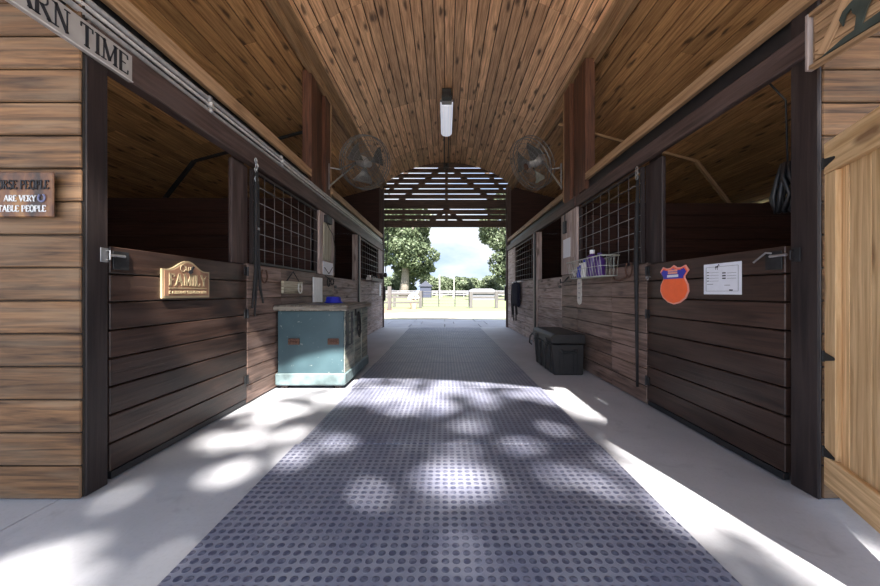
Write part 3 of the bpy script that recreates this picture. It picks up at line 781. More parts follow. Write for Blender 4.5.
# FAMILY sign on the left half door
sx0, sx1 = 2.075, 2.49; fx = -1.689
t = thing('family_sign', 'tan arched sign reading FAMILY with cream border on the left half door', 'sign', (fx, 2.28, 1.0))
def famshape(ins):
    a, b = sx0+ins, sx1-ins; m = (a+b)/2; z0, zs, za = .922+ins, 1.10-ins*.6, 1.162-ins
    pts = [(a, z0), (b, z0), (b, zs)]
    for k in range(0, 17):
        u = k/16; x = b-.04 - (b-a-.08)*u; w = abs(2*u-1)
        pts.append((x, zs + (za-zs)*(.5+.5*math.cos(math.pi*min(1, w*1.0)))))
    pts.append((a, zs)); return pts
mb = MB(); mb.prism(famshape(0), (fx, 0, 0), UY, UZ, UX, .012); mb.build('border_board', M['cream'], t)
mb = MB(); mb.prism(famshape(.014), (fx+.0125, 0, 0), UY, UZ, UX, .003); mb.build('face', M['signtan'], t)
mb = MB(); fo = fx+.0158
letters(mb, 'FAMILY', (fo, sx0+.045, 1.000), UY, UZ, UX, .072, width=.335, thick=.22, thin=.11)
mb.box(fo, fo+.003, sx0+.045, sx1-.035, .982, .987)
letters(mb, 'IS A BLEND OF STRENGTH & LOVE', (fo, sx0+.045, .950), UY, UZ, UX, .017, width=.335, thick=.2, thin=.14, serif=False)
mb.tube([(fo, 2.235+.022*math.cos(a*.6), 1.112+.022*math.sin(a*.6)) for a in range(11)], .003, 5)
mb.tube([(fo, 2.262, 1.125), (fo, 2.264, 1.10), (fo, 2.28, 1.10), (fo, 2.284, 1.122), (fo, 2.286, 1.10), (fo, 2.298, 1.10), (fo, 2.303, 1.122), (fo, 2.318, 1.125)], .003, 5)
mb.build('lettering', M['cream'], t)
mb = MB(); mb.prism([(2.275,1.085),(2.30,1.075),(2.32,1.09),(2.315,1.10),(2.335,1.125),(2.32,1.13),(2.30,1.105),(2.285,1.10)], (fo+.003, 0, 0), UY, UZ, UX, .003)
mb.build('small_emblem', M['ink'], t)

# orange shield on the right half door (mascot left out)
fx = FX-.001; nn = V((-1,0,0))
t = thing('shield_sign', 'orange road-shield shaped metal sign with blue top on the right half door', 'sign', (fx, 2.53, 1.0))
def shield(k):
    c, zc_, w, h = 2.60, 1.01, .163*k, .143*k
    pts = [(0,-1.0),(.42,-.90),(.80,-.66),(.99,-.30),(.95,.02),(.74,.36),(.74,.46),(1.0,.74),(.78,1.0),(.50,.90),(.22,.92),(0,1.05)]
    full = pts + [(-x, y) for x, y in reversed(pts[1:-1])]
    return [(c+x*w, zc_+y*h) for x, y in full]
mb = MB(); mb.prism(shield(1.0), (fx, 0, 0), UY, UZ, nn, .006); mb.build('rim', M['pink'], t)
mb = MB(); mb.prism(shield(.93), (fx-.0065, 0, 0), UY, UZ, nn, .002); mb.build('orange_field', M['orange'], t)
mb = MB()
c, z_, w, h = 2.60, 1.01, .163*.92, .143*.92
top = [(-.74,.37),(.74,.37),(.74,.46),(.95,.74),(.78,.92),(.50,.84),(.22,.86),(0,.95),(-.22,.86),(-.50,.84),(-.78,.92),(-.95,.74),(-.74,.46)]
mb.prism([(c+x*w, z_+y*h) for x, y in top], (fx-.009, 0, 0), UY, UZ, nn, .002); mb.build('blue_crest', M['navy'], t)
mb = MB(); mb.box(fx-.0115, fx-.0135, c-.06, c+.065, z_+.06, z_+.078); mb.build('white_strip', M['white'], t)
mb = MB(); mb.box(fx-.0115, fx-.0135, c-.05, c+.055, z_+.085, z_+.098); mb.box(fx-.0115, fx-.0135, c-.05, c+.055, z_+.102, z_+.116); mb.build('salmon_panel', M['pink'], t)

# white info sheet
t = thing('stall_card', 'white printed stall card with small black horse, right of the orange shield', 'notice', (fx, 2.10, 1.04))
ya, yb, za, zb = 2.009, 2.300, .945, 1.138
mb = MB(); mb.box(fx, fx-.003, ya, yb, za, zb); sh = mb.build('sheet', M['paper'], t)
mb = MB()
F = fx-.0032; G = fx-.0042
for (a, b, c_, d_) in ((ya+.02, yb-.02, za+.02, za+.0215), (ya+.02, yb-.02, zb-.0215, zb-.02), (ya+.02, ya+.0215, za+.02, zb-.02), (yb-.0215, yb-.02, za+.02, zb-.02)):
    mb.box(F, G, a, b, c_, d_)
for k, z in enumerate((1.082, 1.064, 1.046, 1.028)):
    mb.box(F, G, yb-.045, yb-.028, z, z+.005)
    mb.box(F, G, yb-.125, yb-.05, z, z+.0012)
for z in (1.073, 1.056, 1.040):
    mb.box(F, G, ya+.112, ya+.138, z, z+.007)
    mb.box(F, G, ya+.035, ya+.10, z+.001, z+.0025)
mb.box(F, G, yb-.08, yb-.03, 1.008, 1.0105); mb.box(F, G, ya+.08, ya+.12, 1.0, 1.0025); mb.box(F, G, ya+.06, ya+.085, za+.023, za+.03)
mb.build('printing', M['ink'], sh)
HORSE = [(-.50,.08),(-.60,-.02),(-.66,-.22),(-.60,-.50),(-.56,-.20),(-.48,-.10),(-.46,-.28),(-.40,-.45),(-.44,-.95),(-.36,-1.0),(-.34,-.92),(-.26,-.45),(-.20,-.25),
         (.18,-.28),(.24,-.50),(.22,-.95),(.30,-1.0),(.33,-.93),(.34,-.45),(.42,-.18),(.52,.10),(.60,.40),(.72,.36),(.90,.22),(.98,.28),(.90,.48),(.76,.66),(.66,.74),(.52,.66),(.36,.38),(.22,.20),(-.10,.14),(-.36,.18)]
def horse(mb, cy, cz, sy, sz, x, n, t, flip=1):
    poly = [(cy+flip*a*sy, cz+b*sz) for a, b in HORSE]
    mb.prism(poly, (x, 0, 0), UY, UZ, n, t)
mb = MB(); horse(mb, 2.19, 1.118, .022, .020, F, nn, .001, flip=-1); mb.build('horse_print', M['ink'], sh)

# framed horse cut-out on the right, above the pine gate
t = thing('framed_horse_panel', 'framed wooden panel with dark horse cut-out mounted high on the right post', 'wall art', (1.66, 1.3, 2.08))
ya, yb, za, zb = .93, 1.583, 1.978, 2.205
mb = MB(); mb.box(1.674, 1.664, ya, yb, za, zb, r=.2)
for k in range(5): mb.box(1.663, 1.655, ya+.02, yb-.016, za+.018+k*.039, za+.055+k*.039)
mb.bar((1.651, yb-.04, za+.02), (1.651, yb-.16, za+.20), .004, .045, up=(1,0,0)) if False else mb.obox((1.651, yb-.10, za+.11), (V((0,-.55,.835)), UX, V((0,.835,.55))), (.10, .004, .022))
mb.build('back_boards', M['trim'], t, bevel=.002)
mb = MB()
mb.box(1.674, 1.642, ya, yb, za-.014, za+.004); mb.box(1.674, 1.642, ya, yb, zb-.004, zb+.014)
mb.build('frame_rails', M['trim'], t, bevel=.003)
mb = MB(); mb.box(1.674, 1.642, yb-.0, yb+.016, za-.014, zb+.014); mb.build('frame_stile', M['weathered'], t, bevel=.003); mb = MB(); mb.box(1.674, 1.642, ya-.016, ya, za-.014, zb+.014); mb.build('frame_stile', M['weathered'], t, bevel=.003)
mb = MB(); horse(mb, 1.30, 2.12, .24, .128, 1.646, V((-1,0,0)), .006, flip=-1)
mb.prism([(ya+.02, za+.005), (yb-.05, za+.005), (yb-.14, za+.03), (yb-.30, za+.045), (ya+.2, za+.03), (ya+.02, za+.05)], (1.6455, 0, 0), UY, UZ, V((-1,0,0)), .005)
mb.build('horse_cutout', M['green'], t)

# ------------------------------------------------------------------ pale pine gate, swung open on the right
hx, hy = 1.765, 1.560
dr = V((-.425, -.905, 0)).normalized(); nr = V((-dr.y, dr.x, 0))   # along the gate, and its far-side normal
if nr.x > 0: nr = -nr                                              # face towards the aisle
t = thing('pine_gate', 'pale new pine boarded gate hinged open at the right front corner', 'gate', (hx, hy, .08))
gz0, gz1, GLn = .09, 1.63, .80
og = V((hx, hy, gz0)) + nr*.01
mb = MB(); planks(mb, og + dr*.0, UZ, dr, nr, gz1-gz0, GLn, 6, t=.022, gap=.003, back=0)
mb.build('boards', M['pine'], t, bevel=.003)
o2 = og + nr*.0225
def onface(a, b, z0, z1, th):
    mb.obox(o2 + dr*((a+b)/2) + UZ*((z0+z1)/2-gz0) + nr*(th/2), (dr, UZ, nr), ((b-a)/2, (z1-z0)/2, th/2))
mb = MB(); onface(0, .085, gz0+.14, gz1-.142, .022); mb.build('stile', M['pine'], t, bevel=.003)
mb = MB(); onface(GLn-.085, GLn, gz0+.14, gz1-.142, .022); mb.build('stile', M['pine'], t, bevel=.003)
mb = MB(); onface(0, GLn, gz1-.14, gz1, .024); mb.build('top_rail', M['pine'], t, bevel=.003)
mb = MB(); onface(0, GLn, gz0-.0, gz0+.135, .024); mb.build('bottom_rail', M['pine'], t, bevel=.003)
for z in (1.54, .67, .24):
    mb = MB(); p = o2 + nr*.0245 + UZ*(z-gz0)
    mb.prism([(0,-.022),(.085,-.006),(.09,0),(.085,.006),(0,.022)], p, dr, UZ, nr, .003)
    hg = mb.build('strap_hinge', M['black'], t); mb = MB(); mb.tube([p + UZ*(-.025), p + UZ*.025], .006, 8); mb.build('hinge_pin', M['black'], hg)

# ------------------------------------------------------------------ ceiling strip light
t = thing('strip_light', 'hanging fluorescent strip light with ribbed clear cover under the arched ceiling', 'lamp', (.05, 7, 4.4))
lz0 = 4.30
mb = MB(); prof = []
for k in range(13):
    a = math.pi*k/12; prof.append((.115*math.cos(a), -.075*math.sin(a)))
mb.prism([(x+.0, z) for x, z in prof[::-1]], (.03, 6.27, lz0+.06), UX, UZ, UY, 1.22)
mb.build('ribbed_cover', M['lens'], t)
mb = MB()
for k in range(1, 12, 2):
    a = math.pi*k/12; mb.box(.03+.118*math.cos(a)-.003, .03+.118*math.cos(a)+.003, 6.27, 7.49, lz0+.06-.079*math.sin(a)-.003, lz0+.06-.079*math.sin(a)+.003)
mb.build('cover_ribs', M['white'], t)
mb = MB(); mb.box(-.09, .15, 6.25, 7.51, lz0+.061, lz0+.10); mb.box(-.06, .12, 6.11, 6.25, lz0, lz0+.10)
mb.build('housing', M['greypvc'], t, bevel=.006)
mb = MB(); mb.box(-.05, .11, 5.99, 6.10, lz0-.01, lz0+.15); mb.tube([(-.04, 5.98, lz0+.02),(-.05,5.96,lz0-.02),(.11,5.96,lz0-.02),(.10,5.98,lz0+.02)], .008, 6)
mb.build('junction_box', M['iron'], t, bevel=.006)
for x in (-.02, .08):
    mb = MB(); mb.tube([(x, 7.52, lz0+.07), (x, 9.45, lz0+.06)], .012, 8); mb.build('cable', M['black'], t)
for y in (6.4, 7.4):
    mb = MB(); mb.tube([(.03, y, lz0+.10), (.03, y, ZA+.0)], .006, 6); mb.build('hanger', M['iron'], t)
mb = MB(); mb.box(-.04, .10, 9.42, 9.52, lz0-.02, lz0+.12); mb.build('end_box', M['iron'], t)

# ------------------------------------------------------------------ fans
def fan(s):
    t = thing('wall_fan', ('large wire-caged fan on the left posts, pale motor showing' if s < 0 else 'large wire-caged fan on the right posts, tilted towards the aisle'), 'fan', (s*1.30, 5.5, 2.95))
    c = V((-1.235, 5.45, 2.97)) if s < 0 else V((1.335, 5.40, 2.94))
    ax = (V((.62, -.62, -.42)) if s < 0 else V((-.80, -.30, -.52))).normalized()
    u = ax.cross(UZ).normalized(); v = u.cross(ax)
    Rf = .40
    def cp(r, a, d): return c + (u*math.cos(a)+v*math.sin(a))*r + ax*d
    mb = MB()
    for (r, d, w) in ((Rf,.0,.007),(Rf,.07,.005),(Rf,-.07,.005),(.10,.105,.004),(.19,.10,.003),(.27,.095,.003),(.34,.085,.003),(.12,-.11,.004),(.27,-.10,.003)):
        mb.tube([cp(r, 2*math.pi*k/32, d) for k in range(32)], w, 5, closed=True)
    for k in range(40):
        a = 2*math.pi*k/40
        mb.tube([cp(.06, a, .11), cp(.22, a, .10), cp(.36, a, .085), cp(Rf, a, .06), cp(Rf, a, -.06), cp(.34, a, -.09), cp(.1, a, -.115)], .0016, 4, caps=False)
    mb.build('cage', M['galv'], t, smooth=True)
    for k in range(3):
        mb = MB(); a = 2*math.pi*k/3 + .5
        pts = []
        n1 = 8
        for i in range(n1+1):
            q = i/n1; r = .07+.27*q
            pts.append((r, a-.18-.42*math.sin(q*2.2), a+.18+.30*q))
        for i in range(n1):
            r0, a1, a2 = pts[i]; r1, b1, b2 = pts[i+1]
            for dd, fl in ((0, 0), (.004, 1)):
                q = [cp(r0, a1, .035+dd), cp(r1, b1, .035+dd), cp(r1, b2, -.025+dd), cp(r0, a2, -.025+dd)]
                mb.face(q if fl else q[::-1])
        mb.build('blade', M['fanblade'], t)
    mb = MB(); mb.lathe(c, [(0,-.20),(.07,-.20),(.085,-.18),(.085,-.05),(.06,-.03),(.05,.05),(.03,.06),(0,.06)], ax, 20)
    mo = mb.build('motor', M['greypvc'], t, smooth=True)
    mb = MB(); mb.lathe(c, [(0,.118),(.045,.118),(.05,.112),(0,.108)], ax, 16); mb.build('badge', M['rust'] if s > 0 else M['steel'], mo)
    mb = MB(); px = s*1.70; back = c - ax*.20
    mb.tube([(px, 5.18, 2.80), (px*.93, 5.25, 2.80), back], .012, 6); mb.tube([(px, 5.12, 2.50), back], .014, 6); mb.tube([(px, 5.12, 2.84), (px, 5.12, 2.46)], .012, 6)
    mb.build('bracket', M['steel'], t)
fan(-1); fan(1)

# ------------------------------------------------------------------ tack and small things on the left stall front
fx = -1.69
def horseshoe(c, u, v, w, h, r=.007):
    mb = MB(); mb.tube([V(c)+V(u)*(w*math.cos(math.radians(a)))+V(v)*(h*math.sin(math.radians(a))) for a in range(-235, 56, 29)], r, 6)
    return mb
o = horseshoe((fx+.012, 3.25, 1.11), UY, UZ, .055, .065, .008).build('horseshoe', M['rust'], smooth=True)
tag(o, 'rusty horseshoe nailed under the left wire grid window', 'horseshoe')
# leather lead straps
mb = MB(); sy = 3.045; sxp = -1.645
mb.tube([(sxp-.01, sy, 2.02), (sxp, sy, 2.0), (sxp+.004, sy-.005, 1.6), (sxp+.004, sy-.01, 1.15), (sxp, sy-.06, .82)], [.008,.016,.018,.014,.008], 6)
mb.tube([(sxp-.01, sy+.02, 2.02), (sxp+.005, sy+.02, 1.9), (sxp+.008, sy+.02, 1.3), (sxp+.005, sy+.06, 1.0), (sxp, sy+.12, .86)], [.008,.014,.014,.012,.007], 6)
mb.tube([(sxp, sy-.01, 1.4), (sxp+.006, sy+.02, 1.2), (sxp, sy, .95), (sxp, sy-.02, .75)], .009, 6)
tl = thing('leather_leads', 'black leather leads with silver clips hanging beside the left wire grid window', 'lead', (sxp, sy, 2.02))
mb.build('straps', M['leather'], tl, smooth=True)
mb = MB()
for k, z in enumerate((2.10, 2.06, 2.02, 1.98, 1.94)):
    mb.tube([V((sxp+.004, sy+.008*((k % 2)*2-1), z)) + V((0, .017*math.cos(a*.7), .024*math.sin(a*.7))) for a in range(10)], .004, 5)
mb.box(sxp-.006, sxp+.012, sy, sy+.03, 1.90, 1.955)
mb.build('clip', M['steel'], tl)
mb = MB(); mb.box(sxp+.01, sxp+.024, sy-.005, sy+.02, 1.50, 1.52); mb.build('stud', M['steel'], tl)
# hanging board with horseshoe
t = thing('horseshoe_plaque', 'small weathered board with a pale horseshoe hanging by a wire triangle above the teal chest', 'plaque', (fx, 3.85, 1.0))
mb = MB(); mb.box(fx+.004, fx+.03, 3.60, 4.09, .945, 1.075); mb.build('board', M['worncream'], t, bevel=.004)
mb = MB(); mb.tube([(fx+.016, 3.70, 1.075), (fx+.016, 3.86, 1.185), (fx+.016, 4.02, 1.075)], .005, 6); mb.build('hanging_wire', M['iron'], t)
horseshoe((fx+.036, 4.0, 1.005), UY, UZ, .050, .058, .008).build('horseshoe', M['whitepvc'], t, smooth=True)
# white plate standing behind the chest
mb = MB(); mb.box(fx+.002, fx+.018, 4.46, 4.78, .80, 1.15)
tag(mb.build('white_board', M['white'], bevel=.003), 'plain white upright board on the left stall front behind the teal chest', 'board')
# notice holder and light strip on the left pier
px_ = -1.677
t = thing('notice_board', 'white sheet pinned at the foot of the left weathered pier', 'notice', (px_, 5.0, 1.35))
mb = MB(); mb.box(px_, px_+.006, 4.80, 5.22, 1.205, 1.385); mb.build('sheet', M['paper'], t)
mb = MB(); mb.tube([(px_+.012, 4.84, 1.30), (px_+.02, 5.0, 1.22), (px_+.012, 5.18, 1.32)], .005, 5); mb.build('cord', M['iron'], t)
mb = MB(); mb.box(px_, px_+.022, 4.80, 5.10, 1.40, 1.92); tag(mb.build('pale_board', M['worncream'], bevel=.004), 'pale flaking board fixed upright on the left pier above the pinned sheet', 'board')
mb = MB(); mb.box(px_, px_+.05, 4.84, 5.06, 1.93, 2.03); mb.tube([(px_+.03, 4.86, 1.93), (px_+.05, 4.92, 1.85), (px_+.03, 5.15, 1.80), (px_+.03, 5.24, 1.60), (px_+.02, 5.24, 1.25)], .006, 6)
tag(mb.build('socket_box', M['iron'], bevel=.004), 'dark electric box with drooping cable at the top of the left pier', 'electric box')
mb = MB()
mb.tube([V((-1.655, 4.98, 1.10)) + V((0, .05*math.cos(a*.6), .06*math.sin(a*.6))) for a in range(11)], .009, 6)
mb.tube([V((-1.65, 5.12, 1.11)) + V((0, .06*math.cos(a*.6), .045*math.sin(a*.6))) for a in range(11)], .009, 6)
mb.tube([(-1.68, 4.9, 1.19), (-1.65, 4.93, 1.16), (-1.64, 5.18, 1.15)], .008, 6)
tag(mb.build('hook_rings', M['leather'], smooth=True), 'dark tack rings hanging on a hook beside the left white board', 'tack')
# tray of brushes at the far left grille
t = thing('brush_tray', 'small wooden tray of grooming gear below the far left wire grid', 'tray', (-1.62, 8.0, 1.2))
mb = MB(); mb.box(-1.685, -1.52, 7.30, 8.55, 1.20, 1.215); mb.box(-1.535, -1.52, 7.30, 8.55, 1.216, 1.27); mb.box(-1.685, -1.52, 8.552, 8.57, 1.20, 1.42); mb.build('shelf', M['beam'], t)
for k, (y, m, hgt) in enumerate(((7.42, 'whitepvc', .10), (7.70, 'black', .13), (7.95, 'rust', .09), (8.20, 'iron', .15), (8.40, 'rust', .16))):
    mb = MB()
    if k % 2: mb.lathe((-1.61, y, 1.2155), [(0,0),(.035,0),(.035,hgt*.7),(.015,hgt*.85),(.015,hgt),(0,hgt)], n=14)
    else:
        mb.box(-1.66, -1.56, y-.045, y+.045, 1.2155, 1.2155+hgt*.5); mb.box(-1.64, -1.58, y-.06, y+.06, 1.2155+hgt*.5, 1.2155+hgt)
    tag(mb.build('grooming_item', M[m], bevel=.004), ['pale grooming brush at the near end of the far left tray', 'black bottle in the far left tray', 'brown brush in the middle of the far left tray', 'dark bottle towards the far end of the left tray', 'reddish block at the far end of the left tray'][k], 'grooming tool', 'gear in the far left tray')
mb = MB(); mb.box(-1.683, -1.672, 8.95, 9.12, .86, 1.16); tag(mb.build('white_tag', M['white'], bevel=.002), 'small white plaque on the far left end boarding', 'plaque')
# dangling cable at the far end, left
mb = MB(); mb.tube([P(386.5,226,9.45), P(388,240,9.42), P(386.5,255,9.42), P(385.5,272,9.42)], .012, 6); mb.lathe(P(385.5,275,9.42), [(0,-.06),(.04,-.06),(.05,0),(.03,.06),(0,.07)], n=12)
tag(mb.build('hanging_cable', M['black'], smooth=True), 'black cable with weight dangling at the far left end of the aisle', 'cable')

# ------------------------------------------------------------------ right stall front
# wire basket
t = thing('wire_basket', 'grey wire basket with grooming bottles under the right wire grid window', 'basket', (1.6, 3.8, 1.24))
bx0, bx1, by0, by1, bz0, bz1 = 1.49, 1.675, 3.36, 4.30, 1.120, 1.315
mb = MB()
def rect(z, i, r):
    mb.tube([(bx0+i, by0+i, z), (bx1, by0+i, z), (bx1, by1-i, z), (bx0+i, by1-i, z), (bx0+i, by0+i, z)], r, 5)
rect(bz1, 0, .006); rect(bz0, .04, .004); rect((bz0+bz1)/2, .02, .0025)
for k in range(14):
    y = by0+.02+(by1-by0-.04)*k/13; yy2 = by0+.05+(by1-by0-.1)*k/13
    mb.tube([(bx0, y, bz1), (bx0+.04, yy2, bz0), (bx1, yy2, bz0), (bx1, y, bz1)], .0028, 4)
for k in range(1, 4):
    x = bx0+.04+(bx1-bx0-.05)*k/4
    mb.tube([(x-.01, by0, bz1), (x, by0+.04, bz0), (x, by1-.04, bz0), (x-.01, by1, bz1)], .0028, 4)
mb.build('wires', plain('grey_coated_wire', (.40,.42,.38), .45, .2), t, smooth=True)
def bottle(c, r, h, m, cap, label, sq=1):
    tt = thing('bottle', label, 'bottle', c, 'bottles in the wire basket')
    mb = MB(); mb.lathe(c, [(0,0),(r*.95,0),(r,.01),(r,h*.66),(r*.85,h*.75),(r*.35,h*.84),(r*.35,h*.86),(0,h*.86)], n=20); bb = mb.build('body', M[m], tt, smooth=True)
    mb = MB(); mb.lathe(c, [(0,h*.86),(r*.42,h*.86),(r*.42,h),(0,h)], n=16); mb.build('cap', M[cap], bb)
bottle((1.60, 3.62, 1.128), .055, .235, 'purple', 'purple', 'bright purple bottle at the near end of the wire basket')
bottle((1.59, 3.78, 1.128), .062, .285, 'purple', 'white', 'tall dark purple bottle with white cap in the wire basket')
bottle((1.60, 4.00, 1.128), .045, .20, 'white', 'blue', 'white bottle with blue cap in the middle of the basket')
bottle((1.60, 4.12, 1.128), .045, .17, 'blue', 'white', 'small blue bottle towards the far end of the basket')
mb = MB(); mb.obox((1.58, 3.91, 1.205), (V((0,.35,.94)), UX, V((0,.94,-.35))), (.085, .018, .035))
tag(mb.build('grooming_brush', M['white'], bevel=.008), 'white handled brush leaning in the wire basket', 'brush')
mb = MB(); mb.tube([(1.55, 4.17, 1.15), (1.54, 4.20, 1.20), (1.58, 4.22, 1.24), (1.62, 4.20, 1.17), (1.60, 4.21, 1.145)], .014, 8)
tag(mb.build('rag', M['whitepvc'], smooth=True), 'crumpled pale rag at the far end of the wire basket', 'cloth')
# thermometer-like plaque
mb = MB(); pts = []
ypl, w = 4.42, .068
mb.prism([(ypl-w,.80+.05),(ypl-w*.7,.80+.015),(ypl,.80),(ypl+w*.7,.815),(ypl+w,.85),(ypl+w,1.10),(ypl+w*.7,1.135),(ypl,1.15),(ypl-w*.7,1.135),(ypl-w,1.10)], (FX-.001,0,0), UY, UZ, V((-1,0,0)), .010)
tp = thing('door_plaque', 'narrow pale rounded plaque with dark marks on the right boarding below the basket', 'plaque', (FX, ypl, .98))
mb.build('plate', M['whitepvc'], tp)
for z in (.88, .94, 1.0, 1.06):
    mb = MB(); mb.box(FX-.0115, FX-.013, ypl-.022, ypl+.022, z, z+.018); mb.build('mark', M['inkgrey'], tp)
# papers & hook on right pier
px_ = FX-.013
mb = MB(); mb.box(px_, px_-.004, 4.72, 5.0, 1.44, 1.70); tag(mb.build('pinned_paper', M['paper']), 'small pale paper pinned on the right weathered pier', 'notice')
mb = MB(); mb.box(px_, px_-.03, 4.86, 4.96, 1.78, 1.95); mb.tube([(px_-.02, 4.90, 1.95), (px_-.02, 4.88, 2.06)], .008, 6)
tag(mb.build('light_switch', M['iron'], bevel=.004), 'dark switch box near the top of the right pier', 'switch')
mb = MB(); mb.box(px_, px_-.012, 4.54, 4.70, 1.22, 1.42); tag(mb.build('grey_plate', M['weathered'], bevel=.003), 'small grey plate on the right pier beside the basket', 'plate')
mb = MB(); mb.tube([(FX, 4.82, 1.17), (FX-.05, 4.86, 1.10), (FX-.09, 4.9, 1.09), (FX-.09, 4.9, 1.14)], .009, 6); mb.tube([(FX-.002, 4.72, 1.10), (FX-.04, 4.80, 1.11), (FX-.05, 4.86, 1.10)], .007, 6)
tag(mb.build('tack_hook', M['iron'], smooth=True), 'dark double hook on the right boarding behind the trunk', 'hook')
mb = horseshoe((FX-.014, 3.22, 1.17), UY, UZ, .055, .070, .008)
mb.tube([(FX-.012, 3.26, 1.10), (FX-.03, 3.36, 1.07), (FX-.03, 3.46, 1.08), (FX-.012, 3.52, 1.12)], .008, 6)
tag(mb.build('horseshoe_hook', M['rust'], smooth=True), 'rusty horseshoe and hook right of the wire basket', 'horseshoe')
# black strap on the right
tl = thing('bridle_strap', 'long black strap with silver clip hanging beside the right wire grid window', 'strap', (1.66, 3.02, 1.95))
mb = MB(); mb.tube([(1.665, 3.02, 1.96), (1.66, 3.03, 1.6), (1.66, 3.04, 1.2), (1.662, 3.035, .7), (1.665, 3.03, .14)], [.012,.02,.022,.016,.012], 6); mb.build('strap', M['leather'], tl, smooth=True)
mb = MB()
for k, z in enumerate((2.02, 1.985, 1.95)): mb.tube([V((1.655, 3.02, z)) + V((0, .018*math.cos(a*.7), .022*math.sin(a*.7))) for a in range(10)], .004, 5)
mb.build('clip', M['steel'], tl)
mb = MB(); mb.tube([(FX-.0, 2.90, 1.085), (FX-.025, 2.90, 1.09)], .005, 6); mb.tube([V((FX-.03, 2.90, 1.075)) + V((0, .016*math.cos(a*.7), .016*math.sin(a*.7))) for a in range(10)], .004, 5)
tag(mb.build('eye_hook', M['steel']), 'small silver ring screwed at the top of the right half door', 'hook')
# second half door right: hanging jacket and straps near the far end
tj = thing('hanging_jacket', 'dark navy jacket and halter straps hanging from a rail at the far right', 'jacket', (1.62, 8.2, 1.2))
mb = MB()
for k in range(7):
    y = 7.82 + k*.085
    mb.lathe((1.64, y, .62+.02*(k % 3)), [(0,0),(.035,.02),(.05,.15),(.045,.40),(.03,.53),(0,.55)], n=10)
mb.build('cloth', M['cloth'], tj, smooth=True)
mb = MB()
for k, (a, b) in enumerate(((8.28,.28),(8.38,.42),(8.48,.35),(7.9,.45),(8.02,.30))):
    mb.tube([(1.625, a, 1.15), (1.61, a+.03, .8), (1.62, a-.02, .5), (1.63, a+.02, b)], .014, 6)
mb.build('straps', M['leather'], tj, smooth=True)
mb = MB(); mb.tube([(1.64, 7.6, 1.19), (1.64, 8.55, 1.19)], .012, 8); mb.tube([(1.64, 7.65, 1.19), (FX, 7.65, 1.19)], .008, 6); mb.tube([(1.64, 8.5, 1.19), (FX, 8.5, 1.19)], .008, 6); mb.build('rail', M['white'], tj)
# dark bundle hung inside the right stall
mb = MB()
for k in range(11):
    a = k*.58; q = .7+.3*math.sin(k*2.3)
    mb.tube([(1.86+.02*math.cos(a), 1.90+.02*math.sin(a), 1.66), (1.86+.05*math.cos(a)*q, 1.90+.06*math.sin(a)*q, 1.58), (1.86+.06*math.cos(a+.5), 1.90+.07*math.sin(a+.5), 1.48), (1.86+.03*math.cos(a), 1.91+.05*math.sin(a), 1.40)], .011, 6)
mb.tube([(1.86, 1.90, 1.66), (1.85, 1.90, 2.0), (1.745, 1.90, 2.11)], .005, 5)
tag(mb.build('hay_net', M['black'], smooth=True), 'black net bundle hanging inside the near right stall opening', 'net')

# ------------------------------------------------------------------ trees
def leaves(name, mat, blobs, n, size, parent=None, keep=None, squash=1.0):
    pos = []
    tot = sum(b[3]*b[4] for b in blobs)
    for (cx, cy, cz, rx, rz) in blobs:
        m = int(n*rx*rz/tot)
        d = rng.normal(size=(m, 3)); d /= np.linalg.norm(d, axis=1)[:, None]
        r = rng.uniform(.55, 1.0, size=(m, 1))**.6
        p = d*r*np.array([[rx, rx, rz]]) + np.array([[cx, cy, cz]])
        pos.append(p)
    p = np.concatenate(pos)
    if keep is not None: p = p[keep(p)]
    m = len(p)
    a = rng.normal(size=(m, 3)); a /= np.linalg.norm(a, axis=1)[:, None]
    b = rng.normal(size=(m, 3)); b -= a*(a*b).sum(1)[:, None]; b /= np.linalg.norm(b, axis=1)[:, None]
    s = size*rng.uniform(.6, 1.3, size=(m, 1))
    vs = np.empty((m, 4, 3)); vs[:, 0] = p-a*s; vs[:, 1] = p-b*s*.6; vs[:, 2] = p+a*s; vs[:, 3] = p+b*s*.6
    me = bpy.data.meshes.new(name); me.vertices.add(m*4); me.vertices.foreach_set('co', vs.reshape(-1))
    me.loops.add(m*4); me.loops.foreach_set('vertex_index', np.arange(m*4, dtype=np.int32))
    me.polygons.add(m); me.polygons.foreach_set('loop_start', np.arange(0, m*4, 4, dtype=np.int32))
    me.update(calc_edges=True)
    at = me.attributes.new('rnd', 'FLOAT', 'FACE'); at.data.foreach_set('value', rng.uniform(0, 1, m).astype(np.float32))
    me.materials.append(mat)
    o = bpy.data.objects.new(name, me); COL.objects.link(o)
    if parent is not None: o.parent = parent; o.matrix_parent_inverse = Matrix.Translation(-parent.location)
    return o
def tree(name, label, x, y, h, tr, blobs, n, size, mat, trunk2=None, group=None):
    t = thing(name, label, 'tree', (x, y, -.06), group)
    mb = MB(); mb.tube([(x-.3, y, -.1), (x, y, h*.15), (x+.2, y, h*.35), (x+.1, y, h*.7)], [tr*1.35, tr, tr*.85, tr*.3], 10)
    for k in range(5):
        a = k*1.3; mb.tube([(x+.2, y, h*(.28+.05*k)), (x+math.cos(a)*h*.15, y+math.sin(a)*h*.12, h*(.42+.05*k)), (x+math.cos(a)*h*.28, y+math.sin(a)*h*.2, h*(.5+.06*k))], [tr*.5, tr*.3, tr*.1], 7)
    mb.build('trunk', M['bark'], t, smooth=True)
    leaves('foliage', M[mat], blobs, n, size, t)
    return t
